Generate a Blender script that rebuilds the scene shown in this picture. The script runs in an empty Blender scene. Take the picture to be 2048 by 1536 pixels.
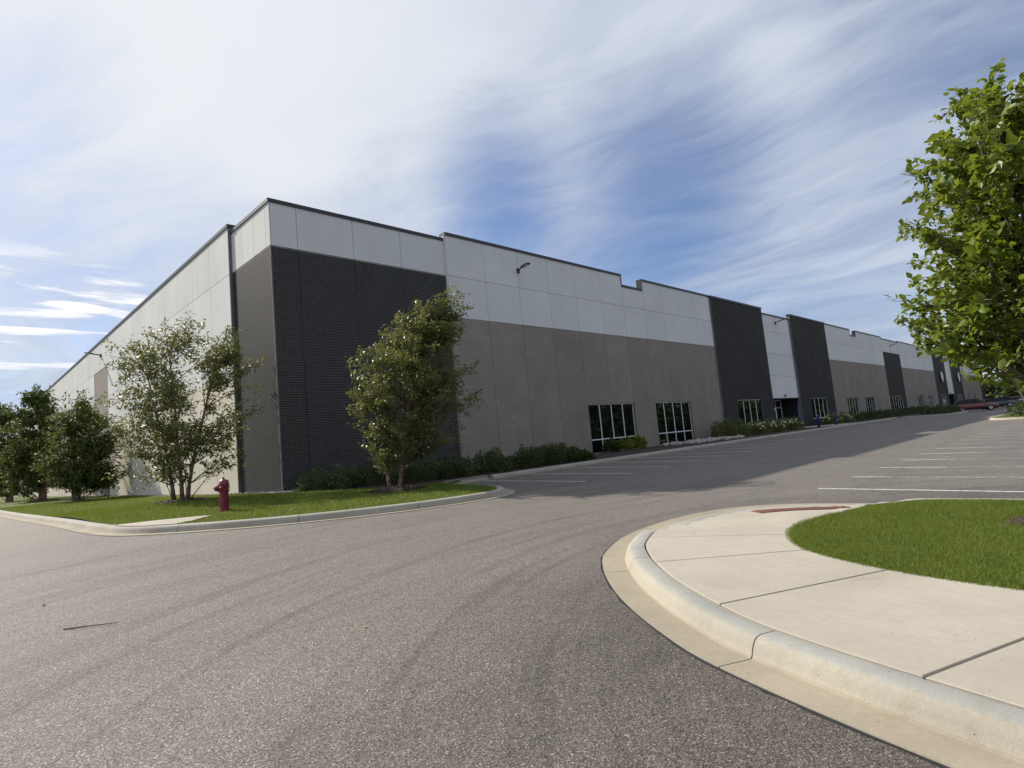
import bpy, bmesh, math, random
import numpy as np
from mathutils import Vector, Matrix
from mathutils.geometry import delaunay_2d_cdt
R_ = math.radians
scene = bpy.context.scene
col = scene.collection

# ------------------------------------------------------------------ camera
YAW, PITCH, ROLL = 44.97675, 5.83545, -5.21169
cam_d = bpy.data.cameras.new('camera')
cam = bpy.data.objects.new('camera', cam_d); col.objects.link(cam)
_y, _p, _r = R_(YAW), R_(PITCH), R_(ROLL)
_f = Vector((math.cos(_p)*math.cos(_y), math.cos(_p)*math.sin(_y), math.sin(_p)))
_r0 = Vector((math.sin(_y), -math.cos(_y), 0)); _u0 = _r0.cross(_f)
_rt = _r0*math.cos(_r) + _u0*math.sin(_r); _up = -_r0*math.sin(_r) + _u0*math.cos(_r)
CAM = Vector((-9.9455, -23.3185, 1.1793))
cam.matrix_world = Matrix(((_rt.x, _up.x, -_f.x, CAM.x), (_rt.y, _up.y, -_f.y, CAM.y), (_rt.z, _up.z, -_f.z, CAM.z), (0, 0, 0, 1)))
cam_d.sensor_width = 36; cam_d.lens = 1171.97/2048*36; cam_d.clip_end = 4000; cam_d.clip_start = .05
scene.camera = cam
scene.render.resolution_x, scene.render.resolution_y = 1024, 768

# ------------------------------------------------------------------ sun, sky, exposure
SUN = Vector((-.35, 1.26, 1.0)).normalized()
sun_d = bpy.data.lights.new('sun', 'SUN'); sun_d.energy = 3.05; sun_d.angle = R_(.6); sun_d.color = (1, .93, .82)
sun = bpy.data.objects.new('sun', sun_d); col.objects.link(sun)
sun.rotation_euler = (-SUN).to_track_quat('-Z', 'Y').to_euler(); sun.location = (-20, 40, 40)
scene.view_settings.view_transform = 'Standard'; scene.view_settings.look = 'None'
scene.view_settings.exposure = 1.08; scene.view_settings.gamma = 1
world = bpy.data.worlds.new('World'); scene.world = world; world.use_nodes = True
def build_world():
    nt = world.node_tree; N = nt.nodes; L = nt.links; N.clear()
    def nd(t, **k):
        n = N.new(t)
        for a, v in k.items(): setattr(n, a, v)
        return n
    def M(op, a, b=None, c=None, clamp=False):
        n = nd('ShaderNodeMath', operation=op); n.use_clamp = clamp
        for i, v in enumerate((a, b, c)):
            if v is None: continue
            if isinstance(v, (int, float)): n.inputs[i].default_value = v
            else: L.new(v, n.inputs[i])
        return n.outputs[0]
    out = nd('ShaderNodeOutputWorld'); bg = nd('ShaderNodeBackground'); bg.inputs['Strength'].default_value = .1
    sky = nd('ShaderNodeTexSky'); sky.sky_type = 'NISHITA'; sky.sun_disc = False
    sky.sun_elevation = math.asin(SUN.z); sky.sun_rotation = math.atan2(SUN.x, SUN.y)
    sky.air_density = 1.0; sky.dust_density = .6; sky.ozone_density = 1.6
    tc = nd('ShaderNodeTexCoord'); sep = nd('ShaderNodeSeparateXYZ'); L.new(tc.outputs['Generated'], sep.inputs[0])
    x, y, z = sep.outputs
    zc = M('ADD', M('MAXIMUM', z, 0.0), .10)
    px, py = M('DIVIDE', x, zc), M('DIVIDE', y, zc)
    # streak frame: s along the wind, t across it
    az = R_(100); ca, sa = math.cos(az), math.sin(az)
    s = M('ADD', M('MULTIPLY', px, ca), M('MULTIPLY', py, sa)); t = M('SUBTRACT', M('MULTIPLY', py, ca), M('MULTIPLY', px, sa))
    def noise(vx, vy, sx, sy, oz, detail=6, rough=.55, dist=0.0):
        cb = nd('ShaderNodeCombineXYZ'); L.new(M('MULTIPLY', vx, sx), cb.inputs[0]); L.new(M('MULTIPLY', vy, sy), cb.inputs[1]); cb.inputs[2].default_value = oz
        n = nd('ShaderNodeTexNoise'); n.inputs['Scale'].default_value = 1; n.inputs['Detail'].default_value = detail
        n.inputs['Roughness'].default_value = rough; n.inputs['Distortion'].default_value = dist
        L.new(cb.outputs[0], n.inputs['Vector']); return n.outputs['Fac']
    def smooth(v, a, b):
        n = nd('ShaderNodeMapRange', interpolation_type='SMOOTHSTEP'); L.new(v, n.inputs[0]); n.inputs[1].default_value = a; n.inputs[2].default_value = b
        return n.outputs[0]
    def lobe(d, a, b):                      # soft patch of sky round a direction
        d = Vector(d).normalized(); v = nd('ShaderNodeVectorMath', operation='DOT_PRODUCT'); L.new(tc.outputs['Generated'], v.inputs[0]); v.inputs[1].default_value = d
        return smooth(v.outputs['Value'], math.cos(R_(a)), math.cos(R_(b)))
    wv = noise(px, py, .5, .5, 17.0, 3, .5); tw = M('ADD', t, M('MULTIPLY', M('SUBTRACT', wv, .5), 1.3))     # the streaks wander a little
    big = noise(s, tw, .30, .62, 4.6, 5, .5, .6)
    streak = noise(s, tw, .55, 1.35, 7.7, 8, .60, 1.0)
    fine = noise(s, tw, 2.0, 3.6, 1.3, 8, .62, .8)
    v = M('ADD', M('MULTIPLY', big, .85), M('MULTIPLY', streak, .50)); v = M('ADD', v, M('MULTIPLY', fine, .26))
    gap = lobe(CLEAR_DIR, 18, 2); gapb = lobe(CLEAR_DIR4, 14, 2); gap2 = lobe(CLEAR_DIR2, 22, 3); gap3 = lobe(CLEAR_DIR3, 30, 5); thick = lobe(THICK_DIR, 60, 10)
    for q, w in ((gap, .38), (gapb, .26), (gap2, .20), (gap3, .16)): v = M('SUBTRACT', v, M('MULTIPLY', q, w))
    v = M('ADD', v, M('MULTIPLY', thick, .16))
    cov = smooth(v, .33, .90)
    low = smooth(z, .32, .02)
    cov = M('MAXIMUM', cov, M('MULTIPLY', low, .85))
    # small torn cumulus low in the sky
    puff = noise(px, py, 1.5, 4.2, 12.4, 6, .52, .35); gate = noise(px, py, .5, .8, 21.0, 2, .5)
    pm = M('MULTIPLY', smooth(M('ADD', puff, M('MULTIPLY', M('SUBTRACT', gate, .5), .3)), .52, .60), M('MULTIPLY', smooth(z, .33, .27), smooth(z, .12, .18)))
    pm = M('MULTIPLY', pm, lobe(CLEAR_DIR2, 25, 14))
    shade = noise(s, tw, .8, 2.0, 31.0, 7, .6, .6)
    ccol = nd('ShaderNodeMix', data_type='RGBA'); L.new(smooth(shade, .3, .7), ccol.inputs['Factor'])
    ccol.inputs['A'].default_value = (2.0, 2.35, 3.1, 1); ccol.inputs['B'].default_value = (3.25, 3.5, 3.95, 1)
    warm = nd('ShaderNodeMix', data_type='RGBA'); L.new(M('MULTIPLY', lobe(SUN, 70, 12), smooth(z, .12, .45)), warm.inputs['Factor']); L.new(ccol.outputs['Result'], warm.inputs['A']); warm.inputs['B'].default_value = (4.0, 4.15, 4.35, 1)
    m1 = nd('ShaderNodeMix', data_type='RGBA'); L.new(cov, m1.inputs['Factor']); dim = nd('ShaderNodeMix', data_type='RGBA', blend_type='MULTIPLY'); dim.inputs['Factor'].default_value = 1; L.new(sky.outputs[0], dim.inputs['A']); dim.inputs['B'].default_value = (.42, .46, .56, 1); L.new(dim.outputs['Result'], m1.inputs['A']); L.new(warm.outputs['Result'], m1.inputs['B'])
    m2 = nd('ShaderNodeMix', data_type='RGBA'); L.new(M('MULTIPLY', pm, .9), m2.inputs['Factor']); L.new(m1.outputs['Result'], m2.inputs['A']); m2.inputs['B'].default_value = (5.0, 5.0, 5.0, 1)
    L.new(m2.outputs['Result'], bg.inputs['Color']); L.new(bg.outputs[0], out.inputs[0])
def dir_px(x, y): return _rt*((x-1024)/1171.97) - _up*((y-768)/1171.97) + _f
CLEAR_DIR = dir_px(1190, 395); CLEAR_DIR4 = dir_px(860, 380); CLEAR_DIR2 = dir_px(190, 570); CLEAR_DIR3 = dir_px(1750, 130); THICK_DIR = dir_px(250, 60)
build_world()

# ------------------------------------------------------------------ helpers
def link(name, me, parent=None):
    o = bpy.data.objects.new(name, me); col.objects.link(o)
    if parent is not None: o.parent = parent
    return o
def tag(o, label=None, cat=None, group=None, kind=None):
    if label: o['label'] = label
    if cat: o['category'] = cat
    if group: o['group'] = group
    if kind: o['kind'] = kind
    return o
def empty(name, loc=(0, 0, 0), rz=0, label=None, cat=None, group=None, kind=None):
    o = bpy.data.objects.new(name, None); col.objects.link(o); o.location = loc; o.rotation_euler = (0, 0, rz); o.empty_display_size = .2
    return tag(o, label, cat, group, kind)
def mesh(name, verts, faces, mat, parent=None, smooth=False):
    me = bpy.data.meshes.new(name); me.from_pydata([tuple(v) for v in verts], [], faces); me.update()
    if mat: me.materials.append(mat)
    if smooth: me.polygons.foreach_set('use_smooth', [True]*len(me.polygons))
    return link(name, me, parent)
def tri_mesh(name, V, F, mat, parent=None, smooth=False):   # numpy triangles, fast
    V = np.asarray(V, np.float32); F = np.asarray(F, np.int32)
    me = bpy.data.meshes.new(name); me.vertices.add(len(V)); me.vertices.foreach_set('co', V.ravel())
    me.loops.add(F.size); me.loops.foreach_set('vertex_index', F.ravel()); me.polygons.add(len(F))
    me.polygons.foreach_set('loop_start', np.arange(0, F.size, 3, dtype=np.int32)); me.polygons.foreach_set('loop_total', np.full(len(F), 3, np.int32))
    if smooth: me.polygons.foreach_set('use_smooth', np.ones(len(F), bool))
    me.update(calc_edges=True); me.materials.append(mat)
    return link(name, me, parent)
class MB:
    def __init__(s): s.v = []; s.f = []
    def box(s, x0, x1, y0, y1, z0, z1):
        b = len(s.v); s.v += [(x0,y0,z0),(x1,y0,z0),(x1,y1,z0),(x0,y1,z0),(x0,y0,z1),(x1,y0,z1),(x1,y1,z1),(x0,y1,z1)]
        s.f += [tuple(b+i for i in q) for q in ((0,3,2,1),(4,5,6,7),(0,1,5,4),(1,2,6,5),(2,3,7,6),(3,0,4,7))]; return s
    def ring_loft(s, rings, cap=True):
        b = len(s.v); n = len(rings[0])
        for r in rings: s.v += [tuple(p) for p in r]
        for i in range(len(rings)-1):
            for j in range(n):
                k = (j+1) % n; s.f.append((b+i*n+j, b+i*n+k, b+(i+1)*n+k, b+(i+1)*n+j))
        if cap: s.f.append(tuple(b+j for j in reversed(range(n)))); s.f.append(tuple(b+(len(rings)-1)*n+j for j in range(n)))
        return s
    def tube(s, pts, rad, n=8, cap=True):
        pts = [Vector(p) for p in pts]; rings = []
        for i, p in enumerate(pts):
            d = (pts[min(i+1, len(pts)-1)] - pts[max(i-1, 0)]).normalized()
            a = d.cross(Vector((0, 0, 1)) if abs(d.z) < .9 else Vector((1, 0, 0))).normalized(); b = d.cross(a)
            r = rad[i] if isinstance(rad, (list, tuple)) else rad
            rings.append([p + (a*math.cos(t*2*math.pi/n) + b*math.sin(t*2*math.pi/n))*r for t in range(n)])
        return s.ring_loft(rings, cap)
    def lathe(s, prof, n=20, axis=Vector((0,0,1)), org=Vector((0,0,0))):
        axis = Vector(axis).normalized(); org = Vector(org)
        a = axis.cross(Vector((1,0,0)) if abs(axis.x) < .9 else Vector((0,1,0))).normalized(); b = axis.cross(a)
        return s.ring_loft([[org + axis*h + (a*math.cos(t*2*math.pi/n)+b*math.sin(t*2*math.pi/n))*r for t in range(n)] for r, h in prof])
    def build(s, name, mat, parent=None, smooth=False): return mesh(name, s.v, s.f, mat, parent, smooth)
def sharpen(me, ang=32):
    bm = bmesh.new(); bm.from_mesh(me)
    for e in bm.edges: e.smooth = e.is_manifold and e.calc_face_angle(0) < R_(ang)
    for f in bm.faces: f.smooth = True
    bm.to_mesh(me); bm.free()
def bevel(o, w, seg=2):
    m = o.modifiers.new('bevel', 'BEVEL'); m.width = w; m.segments = seg; m.limit_method = 'ANGLE'; return o

# ------------------------------------------------------------------ materials
def newmat(name):
    m = bpy.data.materials.new(name); m.use_nodes = True; nt = m.node_tree
    return m, nt, nt.nodes['Principled BSDF']
class NB:
    def __init__(s, nt): s.nt = nt; s.N = nt.nodes; s.L = nt.links; s.tc = s.N.new('ShaderNodeTexCoord')
    def sock(s, node, i, v):
        if v is None: return
        if isinstance(v, bpy.types.NodeSocket): s.L.new(v, node.inputs[i])
        else: node.inputs[i].default_value = v
    def math(s, op, a, b=None, c=None):
        n = s.N.new('ShaderNodeMath'); n.operation = op
        for i, v in enumerate((a, b, c)): s.sock(n, i, v)
        return n.outputs[0]
    def mapping(s, scale=(1,1,1), rot=(0,0,0), loc=(0,0,0), vec=None):
        n = s.N.new('ShaderNodeMapping'); s.L.new(vec or s.tc.outputs['Object'], n.inputs[0]); n.inputs['Scale'].default_value = scale; n.inputs['Rotation'].default_value = rot; n.inputs['Location'].default_value = loc
        return n.outputs[0]
    def noise(s, scale, detail=5, rough=.55, vec=None, dist=0):
        n = s.N.new('ShaderNodeTexNoise'); s.L.new(vec or s.tc.outputs['Object'], n.inputs['Vector'])
        n.inputs['Scale'].default_value = scale; n.inputs['Detail'].default_value = detail; n.inputs['Roughness'].default_value = rough; n.inputs['Distortion'].default_value = dist
        return n.outputs['Fac']
    def vor(s, scale, vec=None, feature='F1', out='Distance'):
        n = s.N.new('ShaderNodeTexVoronoi'); n.feature = feature; s.L.new(vec or s.tc.outputs['Object'], n.inputs['Vector']); n.inputs['Scale'].default_value = scale
        return n.outputs[out]
    def rng(s, v, a, b, c=0., d=1.):
        n = s.N.new('ShaderNodeMapRange'); s.L.new(v, n.inputs[0])
        for i, q in enumerate((a, b, c, d)): n.inputs[i+1].default_value = q
        return n.outputs[0]
    def mix(s, f, a, b, mode='MIX'):
        n = s.N.new('ShaderNodeMix'); n.data_type = 'RGBA'; n.blend_type = mode
        for k, v in (('Factor', f), ('A', a), ('B', b)):
            if isinstance(v, bpy.types.NodeSocket): s.L.new(v, n.inputs[k])
            elif k == 'Factor': n.inputs[k].default_value = v
            else: n.inputs[k].default_value = (*v, 1) if len(v) == 3 else v
        return n.outputs['Result']
    def bump(s, h, strength, dist, bsdf):
        n = s.N.new('ShaderNodeBump'); n.inputs['Strength'].default_value = strength; n.inputs['Distance'].default_value = dist
        s.L.new(h, n.inputs['Height']); s.L.new(n.outputs[0], bsdf.inputs['Normal'])
def simple(name, c, rough=.7, metal=0, spec=.5, var=.15, vs=3.):
    m, nt, b = newmat(name); k = NB(nt)
    f = k.noise(vs, 5)
    k.L.new(k.mix(k.rng(f, .3, .7), tuple(q*(1-var) for q in c), tuple(min(1, q*(1+var)) for q in c)), b.inputs['Base Color'])
    b.inputs['Roughness'].default_value = rough; b.inputs['Metallic'].default_value = metal; b.inputs['Specular IOR Level'].default_value = spec
    return m
def concrete(name, c, var=.12, grain=90, streak=None, rough=.88, bump=.25):
    m, nt, b = newmat(name); k = NB(nt)
    a = k.mix(k.rng(k.noise(.9, 6, .6), .3, .7), tuple(q*(1-var) for q in c), tuple(q*(1+var) for q in c))
    a = k.mix(k.rng(k.noise(grain, 3, .7), .35, .65, .0, .22), a, tuple(q*.55 for q in c))
    if streak: 
        st = k.noise(1, 6, .65, k.mapping(scale=streak)); a = k.mix(k.rng(st, .45, .75, 0, .35), a, tuple(q*.66 for q in c))
    a = k.mix(k.rng(k.noise(24, 5, .75), .38, .66, 0, .34), a, tuple(q*.74 for q in c))
    pits = k.vor(38); a = k.mix(k.math('LESS_THAN', pits, .075), a, tuple(q*.35 for q in c))
    bigpit = k.vor(11); pj = k.noise(60, 2); a = k.mix(k.math('LESS_THAN', k.math('ADD', bigpit, k.math('MULTIPLY', pj, .06)), .085), a, tuple(q*.28 for q in c))
    stn = k.noise(2.3, 6, .7, dist=.8); a = k.mix(k.rng(stn, .56, .74, 0, .45), a, (.80, .77, .70), 'MULTIPLY')
    k.L.new(a, b.inputs['Base Color']); b.inputs['Roughness'].default_value = rough; b.inputs['Specular IOR Level'].default_value = .25
    k.bump(k.noise(grain, 4, .65), bump, .004, b)
    return m
def panel_mat(name, c, var=.05):
    m, nt, b = newmat(name); k = NB(nt)
    a = k.mix(k.rng(k.noise(.35, 5, .6), .3, .7), tuple(q*(1-var) for q in c), tuple(q*(1+var) for q in c))
    a = k.mix(k.rng(k.noise(14, 4, .75), .45, .75, 0, .22), a, tuple(q*.72 for q in c))
    dr = k.noise(1, 5, .6, k.mapping(scale=(2.2, 2.2, .12))); a = k.mix(k.rng(dr, .55, .85, 0, .22), a, tuple(q*.7 for q in c))
    oi = k.N.new('ShaderNodeObjectInfo'); a = k.mix(k.math('MULTIPLY', oi.outputs['Random'], .5), a, (.87, .875, .885), 'MULTIPLY')
    k.L.new(a, b.inputs['Base Color']); b.inputs['Roughness'].default_value = .9; b.inputs['Specular IOR Level'].default_value = .2
    k.bump(k.noise(30, 5, .7), .3, .006, b)
    return m
BL, BH = .222, .071                        # brick length and course height
def brick_tex(name, c1, c2, mortar, rotated=False, var=.35):
    m, nt, b = newmat(name); k = NB(nt)
    sp = k.N.new('ShaderNodeSeparateXYZ'); k.L.new(k.tc.outputs['Object'], sp.inputs[0])
    cb = k.N.new('ShaderNodeCombineXYZ'); k.L.new(k.math('ADD', sp.outputs[0], sp.outputs[1]), cb.inputs[0]); k.L.new(sp.outputs[2], cb.inputs[1])
    t = k.N.new('ShaderNodeTexBrick'); k.L.new(cb.outputs[0], t.inputs['Vector']); t.inputs['Scale'].default_value = 1
    t.inputs['Color1'].default_value = (*c1, 1); t.inputs['Color2'].default_value = (*c2, 1); t.inputs['Mortar'].default_value = (*mortar, 1)
    t.inputs['Mortar Size'].default_value = .006; t.inputs['Brick Width'].default_value = BL; t.inputs['Row Height'].default_value = BH; t.inputs['Mortar Smooth'].default_value = .2
    w = k.noise(.5, 5, .6); a = k.mix(k.rng(w, .3, .7, .55, 0), t.outputs['Color'], tuple(q*.72 for q in c1))
    e = k.noise(3.2, 4, .7, k.mapping(scale=(1, 1, 2.6))); a = k.mix(k.rng(e, .58, .8, 0, var), a, tuple(min(1, q*1.75) for q in c2))
    k.L.new(a, b.inputs['Base Color']); b.inputs['Roughness'].default_value = .85; b.inputs['Specular IOR Level'].default_value = .25
    oi = k.N.new('ShaderNodeObjectInfo'); a = k.mix(k.math('MULTIPLY', oi.outputs['Random'], .6), a, (.84, .84, .85), 'MULTIPLY'); k.L.new(a, b.inputs['Base Color'])
    k.bump(k.math('SUBTRACT', 1, t.outputs['Fac']), .6, .006, b)
    return m
def foliage(name, c1, c2, trans=.35, rough=.42, ns=1.2, spec=.4):
    m, nt, b = newmat(name); k = NB(nt)
    n = k.noise(ns, 4, .6); g = k.N.new('ShaderNodeNewGeometry')
    a = k.mix(k.rng(n, .3, .7), c1, c2); a = k.mix(k.math('MULTIPLY', g.outputs['Random Per Island'], .55), a, tuple(q*1.5 for q in c2))
    k.L.new(a, b.inputs['Base Color']); b.inputs['Roughness'].default_value = rough; b.inputs['Specular IOR Level'].default_value = spec
    t = k.N.new('ShaderNodeBsdfTranslucent'); k.L.new(k.mix(.5, a, tuple(q*1.5 for q in (c2[0]*1.25, c2[1], c2[2]*.5))), t.inputs['Color'])
    ms = k.N.new('ShaderNodeMixShader'); ms.inputs[0].default_value = trans; k.L.new(b.outputs[0], ms.inputs[1]); k.L.new(t.outputs[0], ms.inputs[2])
    k.L.new(ms.outputs[0], nt.nodes['Material Output'].inputs[0])
    return m
def asphalt_mat():
    m, nt, b = newmat('asphalt'); k = NB(nt)
    stones = k.vor(125, out='Color'); sp = k.N.new('ShaderNodeSeparateColor'); k.L.new(stones, sp.inputs[0])
    big = k.vor(40, out='Color'); sb = k.N.new('ShaderNodeSeparateColor'); k.L.new(big, sb.inputs[0])
    base = k.mix(k.rng(sp.outputs[0], 0, 1), (.060, .054, .048), (.252, .225, .200))
    base = k.mix(k.math('GREATER_THAN', sp.outputs[1], .955), base, (.44, .41, .35))
    base = k.mix(k.math('MULTIPLY', k.math('GREATER_THAN', sb.outputs[0], .95), k.math('LESS_THAN', k.vor(40), .34)), base, (.38, .35, .30))
    base = k.mix(k.math('GREATER_THAN', sp.outputs[2], .86), base, (.040, .036, .034))
    w = k.noise(.35, 5, .6); base = k.mix(k.rng(w, .3, .7, 0, .6), base, (.82, .81, .80), 'MULTIPLY')
    # tyre marks: arcs of vehicles swinging round the corner
    so = k.N.new('ShaderNodeSeparateXYZ'); k.L.new(k.tc.outputs['Object'], so.inputs[0])
    dx, dy = k.math('ADD', so.outputs[0], 1.2), k.math('ADD', so.outputs[1], 25.0)
    r = k.math('SQRT', k.math('ADD', k.math('MULTIPLY', dx, dx), k.math('MULTIPLY', dy, dy))); an = k.math('ARCTAN2', dy, dx)
    r = k.math('ADD', r, k.math('MULTIPLY', k.math('SINE', k.math('MULTIPLY', an, 1.3)), .8))
    cb = k.N.new('ShaderNodeCombineXYZ'); k.L.new(k.math('MULTIPLY', r, 3.4), cb.inputs[0]); k.L.new(k.math('MULTIPLY', an, 1.1), cb.inputs[1])
    tm = k.noise(1, 4, .62, cb.outputs[0]); base = k.mix(k.rng(tm, .50, .66, 0, .9), base, (.72, .71, .72), 'MULTIPLY')
    tl = k.noise(1, 3, .5, k.mapping(scale=(1, 1, 1), loc=(7.3, 2, 5), vec=cb.outputs[0])); base = k.mix(k.rng(tl, .55, .75, 0, .5), base, (1.18, 1.17, 1.15), 'MULTIPLY')
    st = k.noise(1, 4, .55, k.mapping(scale=(.13, 1.5, 1), rot=(0, 0, R_(-6)))); base = k.mix(k.rng(st, .52, .74, 0, .6), base, (.74, .74, .75), 'MULTIPLY')
    # little-driven strip along the curved gutter keeps its dark binder
    base = k.mix(k.rng(k.math('ADD', r, k.math('MULTIPLY', k.noise(.8, 4), 2.4)), 7.6, 10.2, .95, 0), base, (.62, .60, .59), 'MULTIPLY')
    cl = k.noise(5, 5, .7); base = k.mix(k.rng(cl, .42, .62, 0, .35), base, (.82, .81, .80), 'MULTIPLY')
    k.L.new(base, b.inputs['Base Color']); b.inputs['Roughness'].default_value = .78; b.inputs['Specular IOR Level'].default_value = .35
    h = k.math('ADD', k.vor(125), k.noise(50, 4, .7)); k.bump(h, .55, .005, b)
    return m
def paint_mat(name='white_road_paint', lo=.5, hi=.64):
    m, nt, b = newmat(name); k = NB(nt)
    f = k.noise(9, 6, .8); k.L.new(k.mix(k.rng(f, lo, hi), (.62, .61, .58), (.15, .138, .126)), b.inputs['Base Color']); b.inputs['Roughness'].default_value = .8
    return m
def grass_mat(name, c1, c2):
    m, nt, b = newmat(name); k = NB(nt)
    a = k.mix(k.rng(k.noise(1.2, 5, .65), .3, .7), c1, c2); a = k.mix(k.rng(k.noise(55, 3, .8), .35, .7, 0, .75), a, tuple(q*.35 for q in c1))
    k.L.new(a, b.inputs['Base Color']); b.inputs['Roughness'].default_value = .8; b.inputs['Specular IOR Level'].default_value = .2
    k.bump(k.noise(60, 3, .8), .8, .03, b); return m
def mulch_mat():
    m, nt, b = newmat('bark_mulch'); k = NB(nt)
    v = k.N.new('ShaderNodeSeparateColor'); k.L.new(k.vor(28, vec=k.mapping(scale=(1, 2.2, 1)), out='Color'), v.inputs[0])
    k.L.new(k.mix(v.outputs[0], (.018, .011, .008), (.075, .046, .034)), b.inputs['Base Color']); b.inputs['Roughness'].default_value = .95
    k.bump(k.vor(28, vec=k.mapping(scale=(1, 2.2, 1))), .9, .02, b); return m
def glass_mat():
    m, nt, b = newmat('dark_window_glass'); b.inputs['Base Color'].default_value = (.004, .005, .006, 1); b.inputs['Roughness'].default_value = .02
    b.inputs['Specular IOR Level'].default_value = .3; k = NB(nt); k.bump(k.noise(.5, 2), .04, .02, b); return m
def bark_mat():
    m, nt, b = newmat('peeling_birch_bark'); k = NB(nt)
    a = k.mix(k.rng(k.noise(11, 5, .7, k.mapping(scale=(1, 1, .6))), .4, .6), (.12, .062, .042), (.38, .27, .20))
    a = k.mix(k.rng(k.noise(20, 3, .6), .55, .65, 0, .8), a, (.05, .03, .025))
    k.L.new(a, b.inputs['Base Color']); b.inputs['Roughness'].default_value = .85; k.bump(k.noise(25, 5, .7), .8, .02, b); return m
MAT = dict(
    asphalt=asphalt_mat(), paint=paint_mat(), worn=paint_mat('worn_road_paint', .36, .56),
    kerb=concrete('kerb_concrete', (.365, .335, .275), .18, 60, (9, 9, .7), bump=.6),
    kerbtop=concrete('grey_weathered_kerb_top', (.33, .325, .295), .2, 50, (12, 12, .7), bump=.6),
    gutter=concrete('stained_gutter_concrete', (.325, .285, .215), .16, 60, (4, 4, .7), bump=.4),
    walk=concrete('broomed_sidewalk_concrete', (.405, .368, .308), .11, 170, (22, 3, 1), bump=.35),
    white=panel_mat('white_precast_panel', (.69, .685, .675)), white2=panel_mat('pale_precast_panel', (.675, .67, .66), .07), cream=panel_mat('cream_precast_panel', (.64, .59, .50)),
    tan=brick_tex('tan_thin_brick', (.285, .245, .205), (.345, .295, .25), (.28, .25, .22)),
    dark=brick_tex('charcoal_thin_brick', (.033, .030, .028), (.046, .041, .038), (.08, .075, .07), var=.12),
    brick=simple('black_clay_brick', (.010, .0098, .0102), .7, var=.5, vs=3.3), mortar=simple('grey_mortar', (.32, .30, .28), .95),
    joint=simple('grey_joint_sealant', (.16, .16, .165), .9), coping=simple('dark_bronze_coping', (.035, .036, .04), .45, .3, vs=1),
    core=simple('inner_wall_concrete', (.16, .155, .15), .9), roof=simple('grey_roof_membrane', (.3, .3, .3), .9),
    glass=glass_mat(), alu=simple('clear_anodised_aluminium', (.74, .75, .76), .45, .1, vs=8), darkm=simple('black_painted_metal', (.014, .014, .015), .45, vs=9),
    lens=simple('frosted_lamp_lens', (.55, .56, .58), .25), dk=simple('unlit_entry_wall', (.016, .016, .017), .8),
    red=simple('red_hydrant_paint', (.165, .008, .018), .36, var=.22, vs=6), rust=simple('rusty_cast_iron_plate', (.165, .062, .042), .75, .1, var=.4, vs=14),
    blue=simple('blue_bollard_sleeve', (.012, .026, .17), .45), signw=simple('sign_back_metal', (.36, .38, .40), .5, .4),
    lawn=grass_mat('lawn_turf', (.060, .092, .016), (.105, .14, .026)), blade=foliage('grass_blade', (.070, .120, .013), (.140, .185, .028), .35, .6, 1.7),
    field=grass_mat('rough_field_grass', (.06, .10, .025), (.10, .13, .035)),
    mulch=mulch_mat(), chip=simple('mulch_chip', (.060, .037, .028), .95, var=.6, vs=16), rock=simple('river_rock', (.33, .31, .28), .85, var=.4, vs=5), 
    bark=bark_mat(), bark2=simple('smooth_grey_bark', (.15, .125, .10), .9, vs=9),
    birch=foliage('birch_leaf', (.062, .088, .026), (.125, .150, .050), .38, .40), birch2=foliage('dense_birch_leaf', (.042, .068, .016), (.088, .120, .030), .32, .55, 1.2, .25), birch3=foliage('windblown_birch_leaf', (.075, .10, .030), (.145, .17, .062), .38, .36),
    maple=foliage('maple_leaf', (.058, .108, .014), (.150, .20, .028), .45, .4, 2.6), far=foliage('far_tree_leaf', (.030, .052, .014), (.075, .105, .028), .25, .6, .5, .2),
    shrub=foliage('dark_shrub_leaf', (.028, .048, .015), (.058, .085, .026), .25, .45, 3), shrub2=foliage('sunlit_shrub_leaf', (.06, .085, .028), (.11, .14, .05), .3, .45, 3),  # second leaf is paler, sunlight at the building corner put into its colour
    bloom=simple('cream_hydrangea_bloom', (.50, .50, .30), .8), lily=foliage('daylily_leaf', (.10, .12, .02), (.17, .18, .03), .35, .5, 3),
    black=simple('tyre_rubber', (.012, .012, .012), .85), rim=simple('alloy_rim', (.45, .46, .48), .35, .8), tail=simple('red_tail_lamp', (.25, .01, .01), .2),
    stick=simple('dry_twig', (.25, .13, .07), .9), leafdry=simple('dry_leaf', (.35, .32, .08), .8),
)
def carpaint(name, c):
    m, nt, b = newmat(name); b.inputs['Base Color'].default_value = (*c, 1); b.inputs['Roughness'].default_value = .3; b.inputs['Metallic'].default_value = .25; b.inputs['Coat Weight'].default_value = 1; b.inputs['Coat Roughness'].default_value = .05
    return m

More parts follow.
